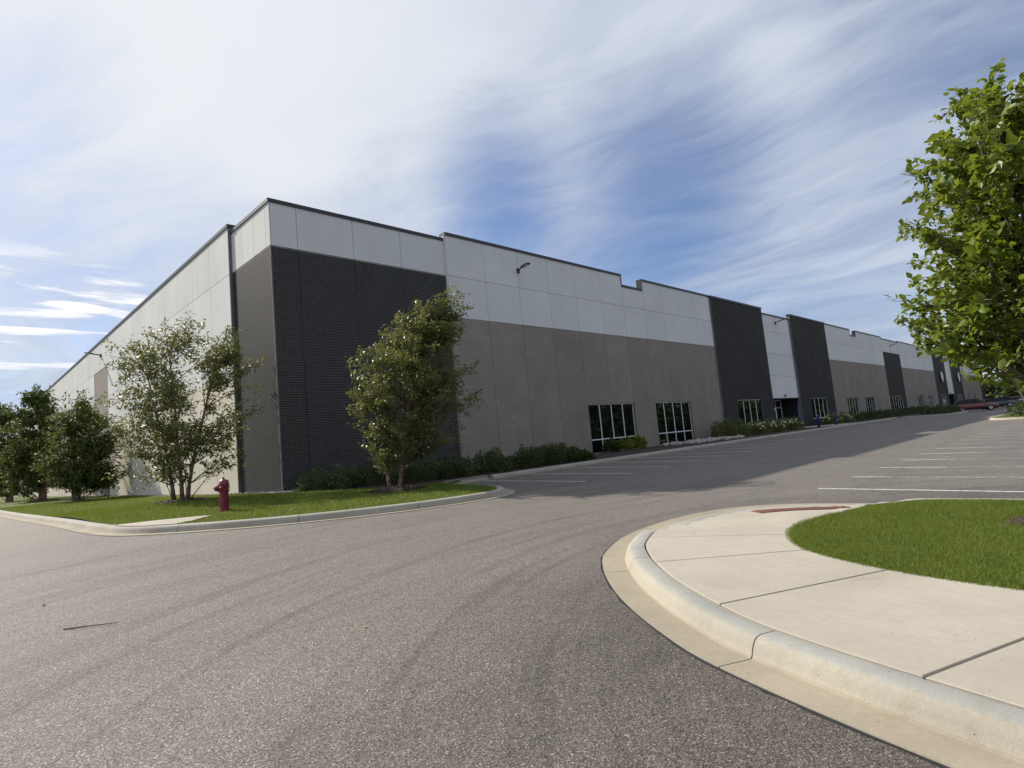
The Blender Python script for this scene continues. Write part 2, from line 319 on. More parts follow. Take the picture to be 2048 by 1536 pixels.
# ------------------------------------------------------------------ ground shape
def zr(x, y):
    k = 1.5; d = (y+5)/k
    sm = -5 - k*math.log1p(math.exp(-d)) if d > -30 else y
    return .01 + .003*min(x, 120) + .0273*max(sm, -70)
def grid_sheet(name, xs, ys, zf, mat):
    V = [(x, y, zf(x, y)) for y in ys for x in xs]; n = len(xs)
    F = [(j*n+i, j*n+i+1, (j+1)*n+i+1, (j+1)*n+i) for j in range(len(ys)-1) for i in range(n-1)]
    return mesh(name, V, F, mat, None, True)
far_axis = lambda a, b, s: [-1500, -700, -300, -150] + list(np.arange(a, b, s)) + [300, 700, 1500]
g = grid_sheet('ground', far_axis(-80, 240, 8), far_axis(-80, 160, 8), lambda x, y: zr(x, y)-.12, MAT['field']); tag(g, 'rough grass ground reaching to the horizon', 'ground', kind='structure')
asph = grid_sheet('asphalt_road', np.arange(-30, 215, 1.25), np.arange(-62, 100, 1.25), zr, MAT['asphalt']); tag(asph, 'weathered grey asphalt driveway and car park', 'road', kind='structure')

def catmull(P, step=.15):
    P = [Vector((p[0], p[1], 0)) for p in P]; out = []
    Q = [P[0]*2-P[1]] + P + [P[-1]*2-P[-2]]
    for i in range(1, len(Q)-2):
        a, b, c_, d = Q[i-1], Q[i], Q[i+1], Q[i+2]; n = max(2, int((c_-b).length/step))
        for j in range(n):
            t = j/n; out.append(.5*((2*b) + (c_-a)*t + (2*a-5*b+4*c_-d)*t*t + (3*b-a-3*c_+d)*t**3))
    out.append(Q[-2]); return out
def offset(C, d):
    out = []
    for i, p in enumerate(C):
        t = (C[min(i+1, len(C)-1)]-C[max(i-1, 0)]).normalized(); out.append(p + Vector((-t.y, t.x, 0))*d)
    return out
def arclen(C):
    s = [0.]
    for a, b in zip(C, C[1:]): s.append(s[-1]+(b-a).length)
    return s
def at_s(C, S, s):
    s = min(max(s, 0), S[-1]); i = max(0, min(int(np.searchsorted(S, s))-1, len(C)-2)); t = (s-S[i])/max(1e-6, S[i+1]-S[i])
    return C[i].lerp(C[i+1], t)
def kerb_run(parent, C, side, gutter, seg=3.05, hf=lambda p: .15, first=0., step=.18, gap_strip=True):
    S = arclen(C); s0 = 0.; nxt = first if first > 0 else seg
    offs = [offset(C, side*o) for o in (0, .002, gutter*.97, gutter+.004, gutter+.022, gutter+.045, gutter+.075, gutter+.12, gutter+.255, gutter+.27, gutter+.272)]
    hts = [-.10, .014, .006, .06, .45, .76, .93, 1., 1., .96, -.8]
    while s0 < S[-1]-.05:
        s1 = min(nxt, S[-1]); n = max(2, int((s1-s0)/step)+1); V = []; F = []; m = len(hts)
        for i in range(n):
            s = s0+.007 + (s1-s0-.014)*i/(n-1)
            for o, h in zip(offs, hts):
                p = at_s(o, S, s); hh = hf(p); z = zr(p.x, p.y) + (h if h < .03 and h > -.5 else h*hh + (.012 if h > 0 else 0)); V.append((p.x, p.y, z))
        for i in range(n-1):
            for j in range(m-1):
                q = (i*m+j, (i+1)*m+j, (i+1)*m+j+1, i*m+j+1); F.append(q if side < 0 else q[::-1])
        F.append(tuple(range(m))); F.append(tuple((n-1)*m+j for j in range(m)))
        me = mesh('kerb_stone', V, F, MAT['kerb'], parent, False).data
        me.materials.append(MAT['gutter']); me.materials.append(MAT['kerbtop']); me.polygons.foreach_set('material_index', [0 if k >= (n-1)*(m-1) else 1 if k % (m-1) in (1, 2) else 2 if k % (m-1) in (6, 7, 8) else 0 for k in range(len(me.polygons))]); sharpen(me, 28)
        s0 = s1; nxt = s0+seg
    if gap_strip:
        V = []; F = []; rnd = random.Random(5)
        A = C; 
        for i, p in enumerate(A):
            t = (A[min(i+1, len(A)-1)]-A[max(i-1, 0)]).normalized(); nn = Vector((-t.y, t.x, 0))*side; w = .012+rnd.random()*.022
            for q in (p+nn*.01, p-nn*w): V.append((q.x, q.y, zr(q.x, q.y)+.004))
        for i in range(len(A)-1): F.append((2*i, 2*i+1, 2*i+3, 2*i+2))
        mesh('dark_gap_strip', V, F, MAT['darkm'], parent)  # flat dark strip drawn for the gap and shadow line beside the gutter
def patch(name, poly, zf, mat, cell=.5, parent=None):
    P = [Vector((p[0], p[1])) for p in poly]; xs = [p.x for p in P]; ys = [p.y for p in P]; pts = list(P)
    A = np.array([(p.x, p.y) for p in P])
    def inside(x, y):
        c = False; j = len(A)-1
        for i in range(len(A)):
            if (A[i,1] > y) != (A[j,1] > y) and x < (A[j,0]-A[i,0])*(y-A[i,1])/(A[j,1]-A[i,1])+A[i,0]: c = not c
            j = i
        return c
    for x in np.arange(min(xs)+cell/2, max(xs), cell):
        for y in np.arange(min(ys)+cell/2, max(ys), cell):
            if inside(x, y) and np.min((A[:,0]-x)**2+(A[:,1]-y)**2) > (cell*.3)**2: pts.append(Vector((x, y)))
    r = delaunay_2d_cdt(pts, [], [list(range(len(P)))], 1, 1e-5)
    F = []
    for f in r[2]:
        a, b, c = (r[0][i] for i in f[:3]); F.append(tuple(f) if (b-a).cross(c-a) > 0 else tuple(reversed(f)))
    return mesh(name, [(v.x, v.y, zf(v.x, v.y)) for v in r[0]], F, mat, parent, True)
def scatter(o, n, seed, keep=None):
    me = o.data; me.calc_loop_triangles(); rs = np.random.RandomState(seed)
    V = np.array([v.co[:] for v in me.vertices]); T = np.array([t.vertices[:] for t in me.loop_triangles])
    a, b, c = V[T[:,0]], V[T[:,1]], V[T[:,2]]; ar = np.linalg.norm(np.cross(b-a, c-a), axis=1)
    if keep is not None:
        cen = (a+b+c)/3; ar = ar*np.array([keep(*q[:2]) for q in cen])
    i = rs.choice(len(T), n, p=ar/ar.sum()); u, v = rs.rand(n), rs.rand(n); m = u+v > 1; u[m], v[m] = 1-u[m], 1-v[m]
    return a[i]+(b[i]-a[i])*u[:,None]+(c[i]-a[i])*v[:,None]
def blades(name, P, h, w, seed, mat, parent=None):
    rs = np.random.RandomState(seed); n = len(P); a = rs.rand(n)*2*np.pi; H = h*(.55+.75*rs.rand(n)); W = w*(.7+.6*rs.rand(n)); ln = rs.rand(n)*1.2*H; la = rs.rand(n)*2*np.pi
    d = np.stack([np.cos(a), np.sin(a), np.zeros(n)], 1)*W[:,None]/2
    tip = P + np.stack([np.cos(la)*ln, np.sin(la)*ln, H], 1)
    V = np.stack([P-d, P+d, tip], 1).reshape(-1, 3); return tri_mesh(name, V, np.arange(3*n).reshape(-1, 3), mat, parent)

# ------------------------------------------------------------------ near corner: kerb, sidewalk, lawn
kn = empty('kerb', kind='structure', label='curving concrete kerb and gutter round the near corner', cat='kerb')
NEAR = [(-7.25,-34), (-7.15,-28), (-6.75,-24.4), (-6.31,-22.5), (-5.84,-21.08), (-5.42,-20.33), (-4.93,-19.66), (-4.45,-19.12), (-3.8,-18.52), (-3.03,-18.0), (-1.7,-17.53), (.03,-17.46), (1.3,-17.85), (2.02,-18.6), (2.39,-19.6), (2.61,-20.45), (2.92,-22.14), (3.05,-25), (3.1,-34)]
CN = catmull(NEAR)
RC = Vector((1.06, -19.25, 0)); RD = Vector((.65, -.76, 0))
SN = arclen(CN)
def s_of(p): return SN[min(range(0, len(CN), 2), key=lambda i: (CN[i].x-p[0])**2+(CN[i].y-p[1])**2)]
S_A, S_B = s_of((-1.0,-17.5)), s_of((2.42,-19.7))
def ramp_u(p):                              # 0 where the kerb is dropped, 1 where it stands full
    q = s_of(p); d = max(0, S_A-q, q-S_B); t = min(1, d/1.3); return t*t*(3-2*t)
def near_h(p): return .018 + .132*ramp_u(p)
s_j = SN[min(range(len(CN)), key=lambda i: (CN[i]-Vector((-5.74,-21.04,0))).length)]
kerb_run(kn, CN, -1, .31, 3.05, near_h, first=s_j % 3.05)
KB = offset(CN, -.592); 
def inland(x, y): return min(math.hypot(p.x-x, p.y-y) for p in KB[::2])
def walk_off(x, y):
    q = min(KB[::3], key=lambda p: (p.x-x)**2+(p.y-y)**2); return min(.162, near_h(q) + .012 + .085*math.hypot(q.x-x, q.y-y))
LE = catmull([(-3.75,-34), (-3.5,-26), (-3.34,-23.9), (-3.27,-22.61), (-3.03,-21.55), (-2.45,-20.57), (-1.6,-20.06), (-.75,-19.9), (0.,-20.0), (.75,-20.18), (1.72,-20.2)], .1)
SL = arclen(LE); SK = arclen(KB)
def near_s(C, S, p): return S[min(range(len(C)), key=lambda i: (C[i]-Vector((p[0], p[1], 0))).length)]
walk = empty('sidewalk', kind='structure', label='pale concrete sidewalk curving round the near corner', cat='sidewalk')
JP = [((-6.4,-33), (-3.7,-33)), ((-6.3,-29), (-3.6,-29)), ((-6.15,-26.2), (-3.5,-26.8)), ((-5.95,-24.2), (-3.33,-25)), ((-5.5,-22.3), (-3.3,-23.2)), ((-4.85,-20.63), (-3.03,-21.55)), ((-3.82,-19.32), (-2.45,-20.57)), ((-2.5,-18.58), (-1.55,-20.05)), ((-1.1,-18.15), (-.75,-19.9)), ((.55,-18.42), (.1,-20.02)), ((1.72,-20.05), (1.70,-20.2))]
for (k0, l0), (k1, l1) in zip(JP, JP[1:]):
    a0, a1 = near_s(KB, SK, k0), near_s(KB, SK, k1); b0, b1 = near_s(LE, SL, l0), near_s(LE, SL, l1); n, m = 14, 14; V = []; F = []
    gap = .009 if k1[0] < -1.5 else .004
    for i in range(n+1):
        fi = 0 if i == 0 else 1 if i == n else .004+.992*(i-1)/(n-2); pa = at_s(KB, SK, a0+gap+(a1-a0-2*gap)*fi); pb = at_s(LE, SL, b0+gap+(b1-b0-2*gap)*fi)
        for j in range(m+1):
            t = 0 if j == 0 else 1 if j == m else .004+.992*(j-1)/(m-2); p = pa.lerp(pb, t*.994+.006); edge = (i in (0, n)) or (j in (0, m))
            V.append((p.x, p.y, zr(p.x, p.y)+walk_off(p.x, p.y)-(.006 if edge else 0)))
    for i in range(n):
        for j in range(m): F.append((i*(m+1)+j, i*(m+1)+j+1, (i+1)*(m+1)+j+1, (i+1)*(m+1)+j))
    rim = [j for j in range(m+1)] + [i*(m+1)+m for i in range(1, n+1)] + [n*(m+1)+j for j in range(m-1, -1, -1)] + [i*(m+1) for i in range(n-1, 0, -1)]
    b = len(V); V += [(V[q][0], V[q][1], V[q][2]-.06) for q in rim]
    for q in range(len(rim)): w = (q+1) % len(rim); F.append((rim[w], rim[q], b+q, b+w))
    me = mesh('slab', V, F, MAT['walk'], walk, True).data
    sharpen(me, 12)
# bed of dark grit under the joints
V = []; F = []
for i in range(0, 101):
    pa = at_s(KB, SK, SK[-1]*0 + near_s(KB, SK, (-6.4,-33)) + (near_s(KB, SK, (1.6,-19.6))-near_s(KB, SK, (-6.4,-33)))*i/100); pb = at_s(LE, SL, SL[-1]*.02+SL[-1]*.97*i/100)
    for t in (0, .33, .66, 1): p = pa.lerp(pb, t); V.append((p.x, p.y, zr(p.x, p.y)+walk_off(p.x, p.y)-.035))
for i in range(100):
    for j in range(3): F.append((i*4+j, i*4+j+1, i*4+j+5, i*4+j+4))
mesh('joint_bed', V, F, MAT['mulch'], walk)
# cast iron warning plate with truncated domes
def plate_z(x, y): return zr(x, y)+walk_off(x, y)+.012
tp = empty('tactile_plate', (RC.x, RC.y, plate_z(RC.x, RC.y)), 0, 'rusty brown cast iron tactile warning plate at the dropped kerb', 'tactile plate')
RN = Vector((-RD.y, RD.x, 0)).normalized(); RT = RD.normalized()
def on_plate(u, v): p = RC+RT*u+RN*v; return Vector((p.x-RC.x, p.y-RC.y, plate_z(p.x, p.y)-plate_z(RC.x, RC.y)))
V = []; F = []; nu, nv = 12, 4
for i in range(nu+1):
    for j in range(nv+1): V.append(on_plate(-.76+1.52*i/nu, -.27+.54*j/nv))
for i in range(nu):
    for j in range(nv): F.append((i*(nv+1)+j, (i+1)*(nv+1)+j, (i+1)*(nv+1)+j+1, i*(nv+1)+j+1))
rim = [j for j in range(nv+1)] + [i*(nv+1)+nv for i in range(1, nu+1)] + [nu*(nv+1)+j for j in range(nv-1, -1, -1)] + [i*(nv+1) for i in range(nu-1, 0, -1)]
b0 = len(V); V += [V[q]-Vector((0, 0, .05)) for q in rim]
for q in range(len(rim)): w = (q+1) % len(rim); F.append((rim[w], rim[q], b0+q, b0+w))
mesh('plate', V, F, MAT['rust'], tp)
dm = None
for i in range(24):
    for j in range(9):
        if dm is None: o = dm = MB().lathe([(.0125, -.002), (.0115, .004), (.008, .0065)], 8).build('dome', MAT['rust'], tp)
        else: o = dm.copy(); col.objects.link(o); o.parent = tp
        o.location = on_plate(-.70+i*.0609, -.23+j*.0575)
# lawn on the near island
KB2 = [p for p in offset(CN, -.584) if p.x > 1.2 and p.y < -20.05]
LEo = offset(LE, .05); poly = [(p.x, p.y) for p in LEo[::2]] + [(p.x, p.y) for p in KB2[::3]]
def near_lawn_z(x, y): return zr(x, y)+walk_off(x, y)-.012+.03*min(1, max(0, inland(x, y)-2.0)/1.5)
nl = patch('lawn', poly, near_lawn_z, MAT['lawn'], .35); tag(nl, 'sunlit green lawn inside the curving sidewalk', 'lawn', kind='structure')
P = scatter(nl, 330000, 3, lambda x, y: max(.10, min(1., 1-(-23.6-y)/3.5))); P[:,2] -= .004
tag(blades('grass', P, .040, .0065, 4, MAT['blade']), 'short mown grass on the near corner lawn', 'grass', kind='stuff')
def mulch_ring(cx, cy, r, zf, label, nchip=260, h=.09, seed=1, cs=.05):
    rs = np.random.RandomState(seed); V = [(cx, cy, zf(cx, cy)+h)]; F = []
    n = 28; rings = 5
    for q in range(1, rings+1):
        for i in range(n):
            a = i*2*math.pi/n; rr = r*q/rings*(1+.08*math.sin(3*a+seed)+.05*math.sin(7*a)); x, y = cx+rr*math.cos(a), cy+rr*math.sin(a)
            V.append((x, y, zf(x, y)+h*(1-(q/rings)**2)-(.02 if q == rings else 0)+(rs.rand()-.5)*.02))
    for i in range(n): F.append((0, 1+i, 1+(i+1) % n))
    for q in range(rings-1):
        for i in range(n): F.append((1+q*n+i, 1+(q+1)*n+i, 1+(q+1)*n+(i+1) % n, 1+q*n+(i+1) % n))
    e = empty('mulch_ring', (cx, cy, zf(cx, cy)), 0, label, 'mulch')
    V = [(x-cx, y-cy, z-zf(cx, cy)) for x, y, z in V]; mesh('mound', V, F, MAT['mulch'], e, True)
    a = rs.rand(nchip)*6.283; rr = r*np.sqrt(rs.rand(nchip))*1.08; C = np.stack([rr*np.cos(a), rr*np.sin(a), h*(1-np.minimum(1, rr/r)**2)+.012], 1)
    t = rs.rand(nchip)*6.283; d = np.stack([np.cos(t), np.sin(t), (rs.rand(nchip)-.5)*.8], 1)*cs*(.6+rs.rand(nchip))[:,None]; w = np.stack([-np.sin(t), np.cos(t), (rs.rand(nchip)-.5)], 1)*cs*.22
    VV = np.stack([C-d-w, C+d-w, C+d+w, C-d+w], 1).reshape(-1, 3); k = np.arange(nchip)[:,None]*4
    FF = np.concatenate([k+[0,1,2], k+[0,2,3]], 0); tag(tri_mesh('bark_chips', VV, FF, MAT['chip'], e), kind='stuff'); return e
mulch_ring(.30, -22.75, .66, near_lawn_z, 'bark mulch ring on the near corner lawn', 420, .07, 2, .045)

# ------------------------------------------------------------------ far island lawn and its kerb
ki = empty('kerb', kind='structure', label='concrete kerb round the lawn in front of the building corner', cat='kerb')
ISL = [(-7.5,92), (-7.45,40), (-7.4,17.03), (-7.1,2.1), (-7.03,-3.28), (-6.70,-5.85), (-5.67,-7.5), (-4.25,-8.9), (-2.62,-9.95), (-.79,-10.72), (.99,-11.03), (1.83,-10.96), (2.56,-10.59), (3.22,-9.6), (3.5,-8.3), (3.55,-7.2), (3.75,-6.3), (4.4,-5.85), (6.2,-5.72)]
CI = catmull(ISL, .25); kerb_run(ki, CI, 1, .29, 3.05, first=1.9, step=.4)
KI = offset(CI, .55)
def lawn_z(x, y): return zr(x, y)+.155+.12*math.exp(-((x+2.8)**2+(y-1.5)**2)/16)
poly = [(p.x, p.y) for p in KI[::2] if not (p.y > -6.6 and p.x > 0)] + [(3.95,-6.4), (2.6,-5.2), (1.6,-4.0), (1.1,-2.4), (.5,-.7), (-.35,-.45), (-.35, 92)]
li = patch('lawn', poly, lawn_z, MAT['lawn'], .8); tag(li, 'mown lawn strip beside the driveway and building corner', 'lawn', kind='structure')
FP = [(-6.52,-4.55), (-6.42,-5.3), (-6.15,-6.05), (-5.62,-6.72), (-5.2,-6.55), (-4.95,-6.3), (-4.65,-6.05), (-4.45,-5.8), (-4.75,-5.5), (-5.6,-4.95)]
def in_poly(A, x, y):
    c = False; j = len(A)-1
    for i in range(len(A)):
        if (A[i][1] > y) != (A[j][1] > y) and x < (A[j][0]-A[i][0])*(y-A[i][1])/(A[j][1]-A[i][1])+A[i][0]: c = not c
        j = i
    return c
P = scatter(li, 150000, 8, lambda x, y: (1. if y < 8 else .35 if y < 30 else .04)*(1. if y > -50 else 0))
P = P[[not (-6.7 < q[0] < -4.3 and -6.9 < q[1] < -4.4 and in_poly(FP, q[0], q[1])) for q in P]]
tag(blades('grass', P, .05, .016, 9, MAT['blade']), 'short mown grass round the birch trees', 'grass', kind='stuff')
# concrete ramp from the driveway into the lawn
pr = patch('footpath', FP, lambda x, y: lawn_z(x, y)+.02, MAT['walk'], .3); tag(pr, 'short pale concrete path ending in the lawn', 'path', kind='structure')
# ------------------------------------------------------------------ planting bed along the front wall
kb = empty('kerb', kind='structure', label='straight concrete kerb between parking bays and planting bed', cat='kerb')
CB = catmull([(6.2,-5.72), (20,-5.7), (40,-5.65), (60,-5.65), (71.5,-5.65), (72.6,-6.4), (73.2,-9.6), (74.5,-10.7), (80,-10.8), (86,-10.7), (87.3,-9.6), (87.8,-6.5), (89,-5.65), (120,-5.65), (205,-5.65)], .6)
kerb_run(kb, CB, 1, .04, 3.05, step=1.0, gap_strip=False)
KBb = offset(CB, .30)
def bed_z(x, y): return zr(x, y)+.155
poly = [(3.95,-6.4), (4.5,-5.5)] + [(p.x, p.y) for p in KBb[::2] if p.x > 5] + [(205,-.02), (9.4,-.02), (.05,.05), (.5,-.7), (1.1,-2.4), (1.6,-4.0), (2.6,-5.2)]
bd = patch('planting_bed', poly, bed_z, MAT['mulch'], 1.4); tag(bd, 'dark mulched planting bed along the front wall', 'planting bed', kind='structure')
ew = empty('entry_walk', kind='structure', label='concrete walk from the parking bays to the recessed entrance', cat='path')
for i in range(3):
    b = MB(); x0, x1 = 49.9+i*2.4, 52.27+i*2.4; zz = zr(53,-3)+.175
    for j in range(3): MB().box(x0, x1, -5.3+j*1.85, -5.3+j*1.85+1.83, zz-.08, zz+.005*j).build('slab', MAT['walk'], ew)

# ------------------------------------------------------------------ parking lines
def line(x, y0, y1, w=.1, x2=None, parent=asph, m='paint'):
    x2 = x if x2 is None else x2; n = max(1, int(abs(y1-y0)/.9)); V = []; F = []; d = Vector((x2-x, y1-y0, 0)).normalized(); s = Vector((-d.y, d.x, 0))*w/2
    for i in range(n+1):
        t = i/n; X, Y = x+(x2-x)*t, y0+(y1-y0)*t
        for q in (-1, 1): V.append((X+s.x*q, Y+s.y*q, zr(X+s.x*q, Y+s.y*q)+.005))
    for i in range(n): F.append((2*i, 2*i+2, 2*i+3, 2*i+1))
    o = mesh('parking_line', V, F, MAT[m], parent); return o
x = 5.48
while x < 46: line(x, -10.95, -5.85); x += 2.62
for i in range(5): line(46.6+i*1.55, -10.9, -5.9, x2=46.6+i*1.55+(1.0 if i in (1, 2, 3) else 0))
x = 57.0
while x < 71: line(x, -10.95, -5.85); x += 2.62
x = 90
while x < 150: line(x, -10.95, -5.85); x += 2.7
x = 4.63
rl_ = random.Random(3)
while x < 44:
    ye = -18.35-.012*x; q = 5.2 if x < 5 else rl_.uniform(.35, 2.6); line(x, ye-q, ye); line(x, -23.7, ye-q-.02, .09, m='worn') if q < 5 else None; x += 2.51

# ------------------------------------------------------------------ the warehouse
W = empty('warehouse', (0, 0, 0), 0, 'long white, tan and charcoal precast warehouse with flat stepped parapet', 'building')
def panel(x0, x1, yf, z0, z1, mat, th=.05, name='panel'):
    g = .011; return MB().box(x0+g, x1-g, yf, yf+th, z0+g, z1-g).build(name, mat, W)
core = MB(); cop = MB(); coreL = MB()
def coping(x0, x1, y0, y1, z, h=.16): MB().box(x0, x1, y0, y1, z-.05, z+h-.05).build('coping', MAT['coping'], W)
def window(x0, x1, yf, z0, z1, n=4, transom=None, depth=.14, parent=W):
    """a window set in the wall face yf: frame, mullions and one pane per light"""
    b = MB(); t = .07; ym = yf+depth
    b.box(x0, x1, ym-.03, ym+.05, z1-t, z1); b.box(x0, x0+t, ym-.029, ym+.049, z0, z1-t); b.box(x1-t, x1, ym-.029, ym+.049, z0, z1-t)
    b.box(x0-.04, x1+.04, ym-.20, ym+.05, z0-.07, z0)
    for i in range(1, n): xm = x0+(x1-x0)*i/n; b.box(xm-t/2, xm+t/2, ym-.028, ym+.048, z0, z1-t)
    if transom: b.box(x0+t, x1-t, ym-.034, ym+.045, transom-t/2, transom+t/2)
    w = b.build('window', MAT['alu'], parent)
    rows = [(z0, z1)] if not transom else [(z0, transom), (transom, z1)]
    rs = random.Random(int(x0*10))
    for i in range(n):
        for a, c in rows:
            p = MB().box(x0+(x1-x0)*i/n, x0+(x1-x0)*(i+1)/n, -.006, .006, a-c if 0 else a, c)
            o = p.build('pane', MAT['glass'], w); o.location = (0, ym+.012, 0)
    return w
WINS = []
def face_cols(x0, x1, n, yf, bands, tops, mat_of, wins=(), jback='joint'):
    """bands: list of (z0, z1, mat) from bottom; tops: fn(col)->z top; wins: (x0,x1,z0,z1)"""
    w = (x1-x0)/n
    for i in range(n):
        a, b = x0+i*w, x0+(i+1)*w; top = tops(i)
        for z0, z1, m in bands:
            z1 = min(z1, top) if z1 < 90 else top
            if z1-z0 < .05: continue
            hit = [q for q in wins if q[0] < b-.15 and q[1] > a+.15 and q[2] < z1 and q[3] > z0]
            if not hit: panel(a, b, yf, z0, z1, MAT[m])
            else:
                q = hit[0]; bb = MB(); g = .011; l, r = max(a+g, q[0]), min(b-g, q[1])
                if l > a+g+.02: bb.box(a+g, l, yf, yf+.05, z0+g, z1-g)
                if r < b-g-.02: bb.box(r, b-g, yf, yf+.05, z0+g, z1-g)
                bb.box(l, r, yf, yf+.05, q[3], z1-g)
                if q[2] > z0+.05: bb.box(l, r, yf, yf+.05, z0+g, q[2])
                bb.build('panel', MAT[m], W)
        # backing behind the joints, with window openings left out
        hit = [q for q in wins if q[0] < b-.15 and q[1] > a+.15]
        zb = -.3
        if hit:
            q = hit[0]; l, r = max(a, q[0]), min(b, q[1])
            if l > a+.02: core.box(a, l, yf+.03, yf+.36, zb, q[3])
            if r < b-.02: core.box(r, b, yf+.03, yf+.36, zb, q[3])
            if q[2] > .3: core.box(l, r, yf+.03, yf+.36, zb, q[2])
            core.box(a, b, yf+.03, yf+.36, q[3]+.002, top-.02)
        else: core.box(a, b, yf+.03, yf+.36, zb, top-.02)
YF = -.12
WT = [(-.2, 8.03, 'tan'), (8.03, 10.26, 'white'), (10.26, 99, 'white2')]
# A: corner bay in black brick under a white band
brick_wins = []
xsA = [0, 1.18, 3.87, 6.48, 9.25]
for a, b in zip(xsA, xsA[1:]): panel(a + (.045 if a == 0 else 0), b, 0., 10.28, 12.2, MAT['white2'], .05)
core.box(.05, 9.25, .05, .36, 10.2, 12.18); 
MB().box(.02, 9.25, .010, .36, -.3, 10.26).build('mortar_bed', MAT['mortar'], W)
MB().box(.012, .36, .011, 4.35, -.3, 10.26).build('mortar_bed', MAT['mortar'], W)
for xx in xsA[1:-1]: MB().box(xx-.012, xx+.012, -.004, .03, -.2, 10.25).build('joint', MAT['dk'], W)
rs = random.Random(11); bricks = []      # (corner min, corner max)
zc = .02; row = 0
while zc + BH < 10.27:
    x = -.145 if row % 2 else 0
    while x < 9.23:
        a, b = max(x, .012), min(x+BL-.013, 9.23)
        if not any(abs((a+b)/2-j) < .0 for j in xsA) and b-a > .03:
            d = rs.random()*.003; bricks.append(((a, -.0005-d, zc), (b, .03, zc+BH-.016)))
        x += BL
    y = -.145 if row % 2 == 0 else 0
    while y < 4.3:
        a, b = max(y, .034), min(y+BL-.013, 4.33)
        if b-a > .03: d = rs.random()*.003; bricks.append(((.0-d-.0005, a, zc), (.03, b, zc+BH-.016)))
        y += BL
    zc += BH; row += 1
def bdist(q): c_ = Vector(q[0]).lerp(Vector(q[1]), .5); return (c_-CAM).length
full = sorted([q for q in bricks if abs(q[1][0]-q[0][0]-(BL-.013)) < .002 and q[0][1] < 0], key=bdist)[:300]
fs = set(id(q) for q in full)
me = None
for q in full:
    sx, sy, sz = BL-.013, .03, BH-.016
    if me is None: o = MB().box(0, sx, 0, sy, 0, sz).build('brick', MAT['brick'], W); me = o.data
    else: o = link('brick', me, W)
    o.location = q[0]
rest = MB()
for q in bricks:
    if id(q) not in fs: rest.box(q[0][0], q[1][0], q[0][1], q[1][1], q[0][2], q[1][2])
tag(rest.build('bricks', MAT['brick'], W), kind='stuff')
MB().box(-.012, .034, -.012, .034, -.2, 10.27).build('corner_trim', MAT['joint'], W)
MB().box(0, .045, 0, .05, 10.29, 12.19).build('panel', MAT['white2'], W)
coping(-.05, 9.28, -.05, .42, 12.2); 
# left side of the corner bay and the long left face
def lpanel(y0, y1, xf, z0, z1, mat): g = .011; return MB().box(xf, xf+.05, y0+g, y1-g, z0+g, z1-g).build('panel', mat, W)
for a, b in ((.05, .42), (.42, 1.75), (1.75, 3.05), (3.05, 4.33)): lpanel(a, b, 0., 10.28, 12.2, MAT['white2'])
coreL.box(.04, .36, .36, 4.35, 10.2, 12.18)
MB().box(-.05, .42, .42, 4.4, 12.15, 12.31).build('coping', MAT['coping'], W)
XF = -.14; LW = 2.665; y = 4.35; i = 0
while y < 95:
    y2 = y+LW; pier = 30.7 < y+.5 and y2-.5 < 35.9; pier2 = 66 < y+.5 and y2-.5 < 72
    if pier or pier2: lpanel(y, y2, XF+.02, -.2, 10.2, MAT['tan'])
    else: lpanel(y, y2, XF, -.2, 5.5, MAT['cream']); lpanel(y, y2, XF, 5.48, 10.2, MAT['white'])
    lpanel(y, y2, XF, 10.2, 12.5, MAT['white2']); coreL.box(XF+.03, .36, y, y2, -.3, 12.45); y = y2; i += 1
YEND = y
coreL.box(XF+.02, .3, 4.30, 4.349, -.3, 12.44)
MB().box(XF-.05, .42, 4.28, YEND, 12.45, 12.61).build('coping', MAT['coping'], W)
coreL.build('side_wall', MAT['joint'], W)
# B .. M along the front
def front_top(t, notch=None, zn=11.73): return lambda i: zn if i == notch else t
def cop_cols(x0, x1, n, yf, tops):
    w = (x1-x0)/n; i = 0
    while i < n:
        j = i
        while j+1 < n and abs(tops(j+1)-tops(i)) < .01: j += 1
        lo = tops(i) < max(tops(k) for k in range(n))-.1
        coping(x0+i*w-(-.002 if lo else .03), x0+(j+1)*w+(-.002 if lo else .03), yf-.05, yf+.42, tops(i))
        if lo:
            zt = max(tops(k) for k in range(n))
            for xx in (x0+i*w-.032, x0+(j+1)*w-.03): MB().box(xx, xx+.062, yf-.045, yf+.415, tops(i)+.112, zt-.052).build('coping', MAT['coping'], W)
        i = j+1
def section(x0, x1, n, yf, bands, tops, wins=()):
    face_cols(x0, x1, n, yf, bands, tops, None, wins); cop_cols(x0, x1, n, yf, tops)
wB = [(19.98, 25.2, .05, 3.3), (28.0, 33.2, .05, 3.3)]
section(9.25, 38.6, 11, YF, WT, front_top(12.5, 6), wB)
MB().box(9.2, 9.25, YF+.02, .3, 8.03, 12.42).build('return_wall', MAT['white2'], W); MB().box(9.2, 9.25, YF+.02, .3, -.3, 8.03).build('return_wall', MAT['tan'], W)
DK = [(-.2, 10.24, 'dark'), (10.24, 99, 'dark')]
wC = [(41.4, 46.85, .95, 3.3)]; section(38.6, 49.45, 4, -.3, DK, front_top(12.45), wC)
wE = [(60.1, 65.6, .95, 3.3)]; section(57.1, 68.4, 4, -.3, DK, front_top(12.5), wE)
RB = [(3.37, 5.67, 'white'), (5.67, 7.97, 'white'), (7.97, 10.27, 'white'), (10.27, 99, 'white2')]
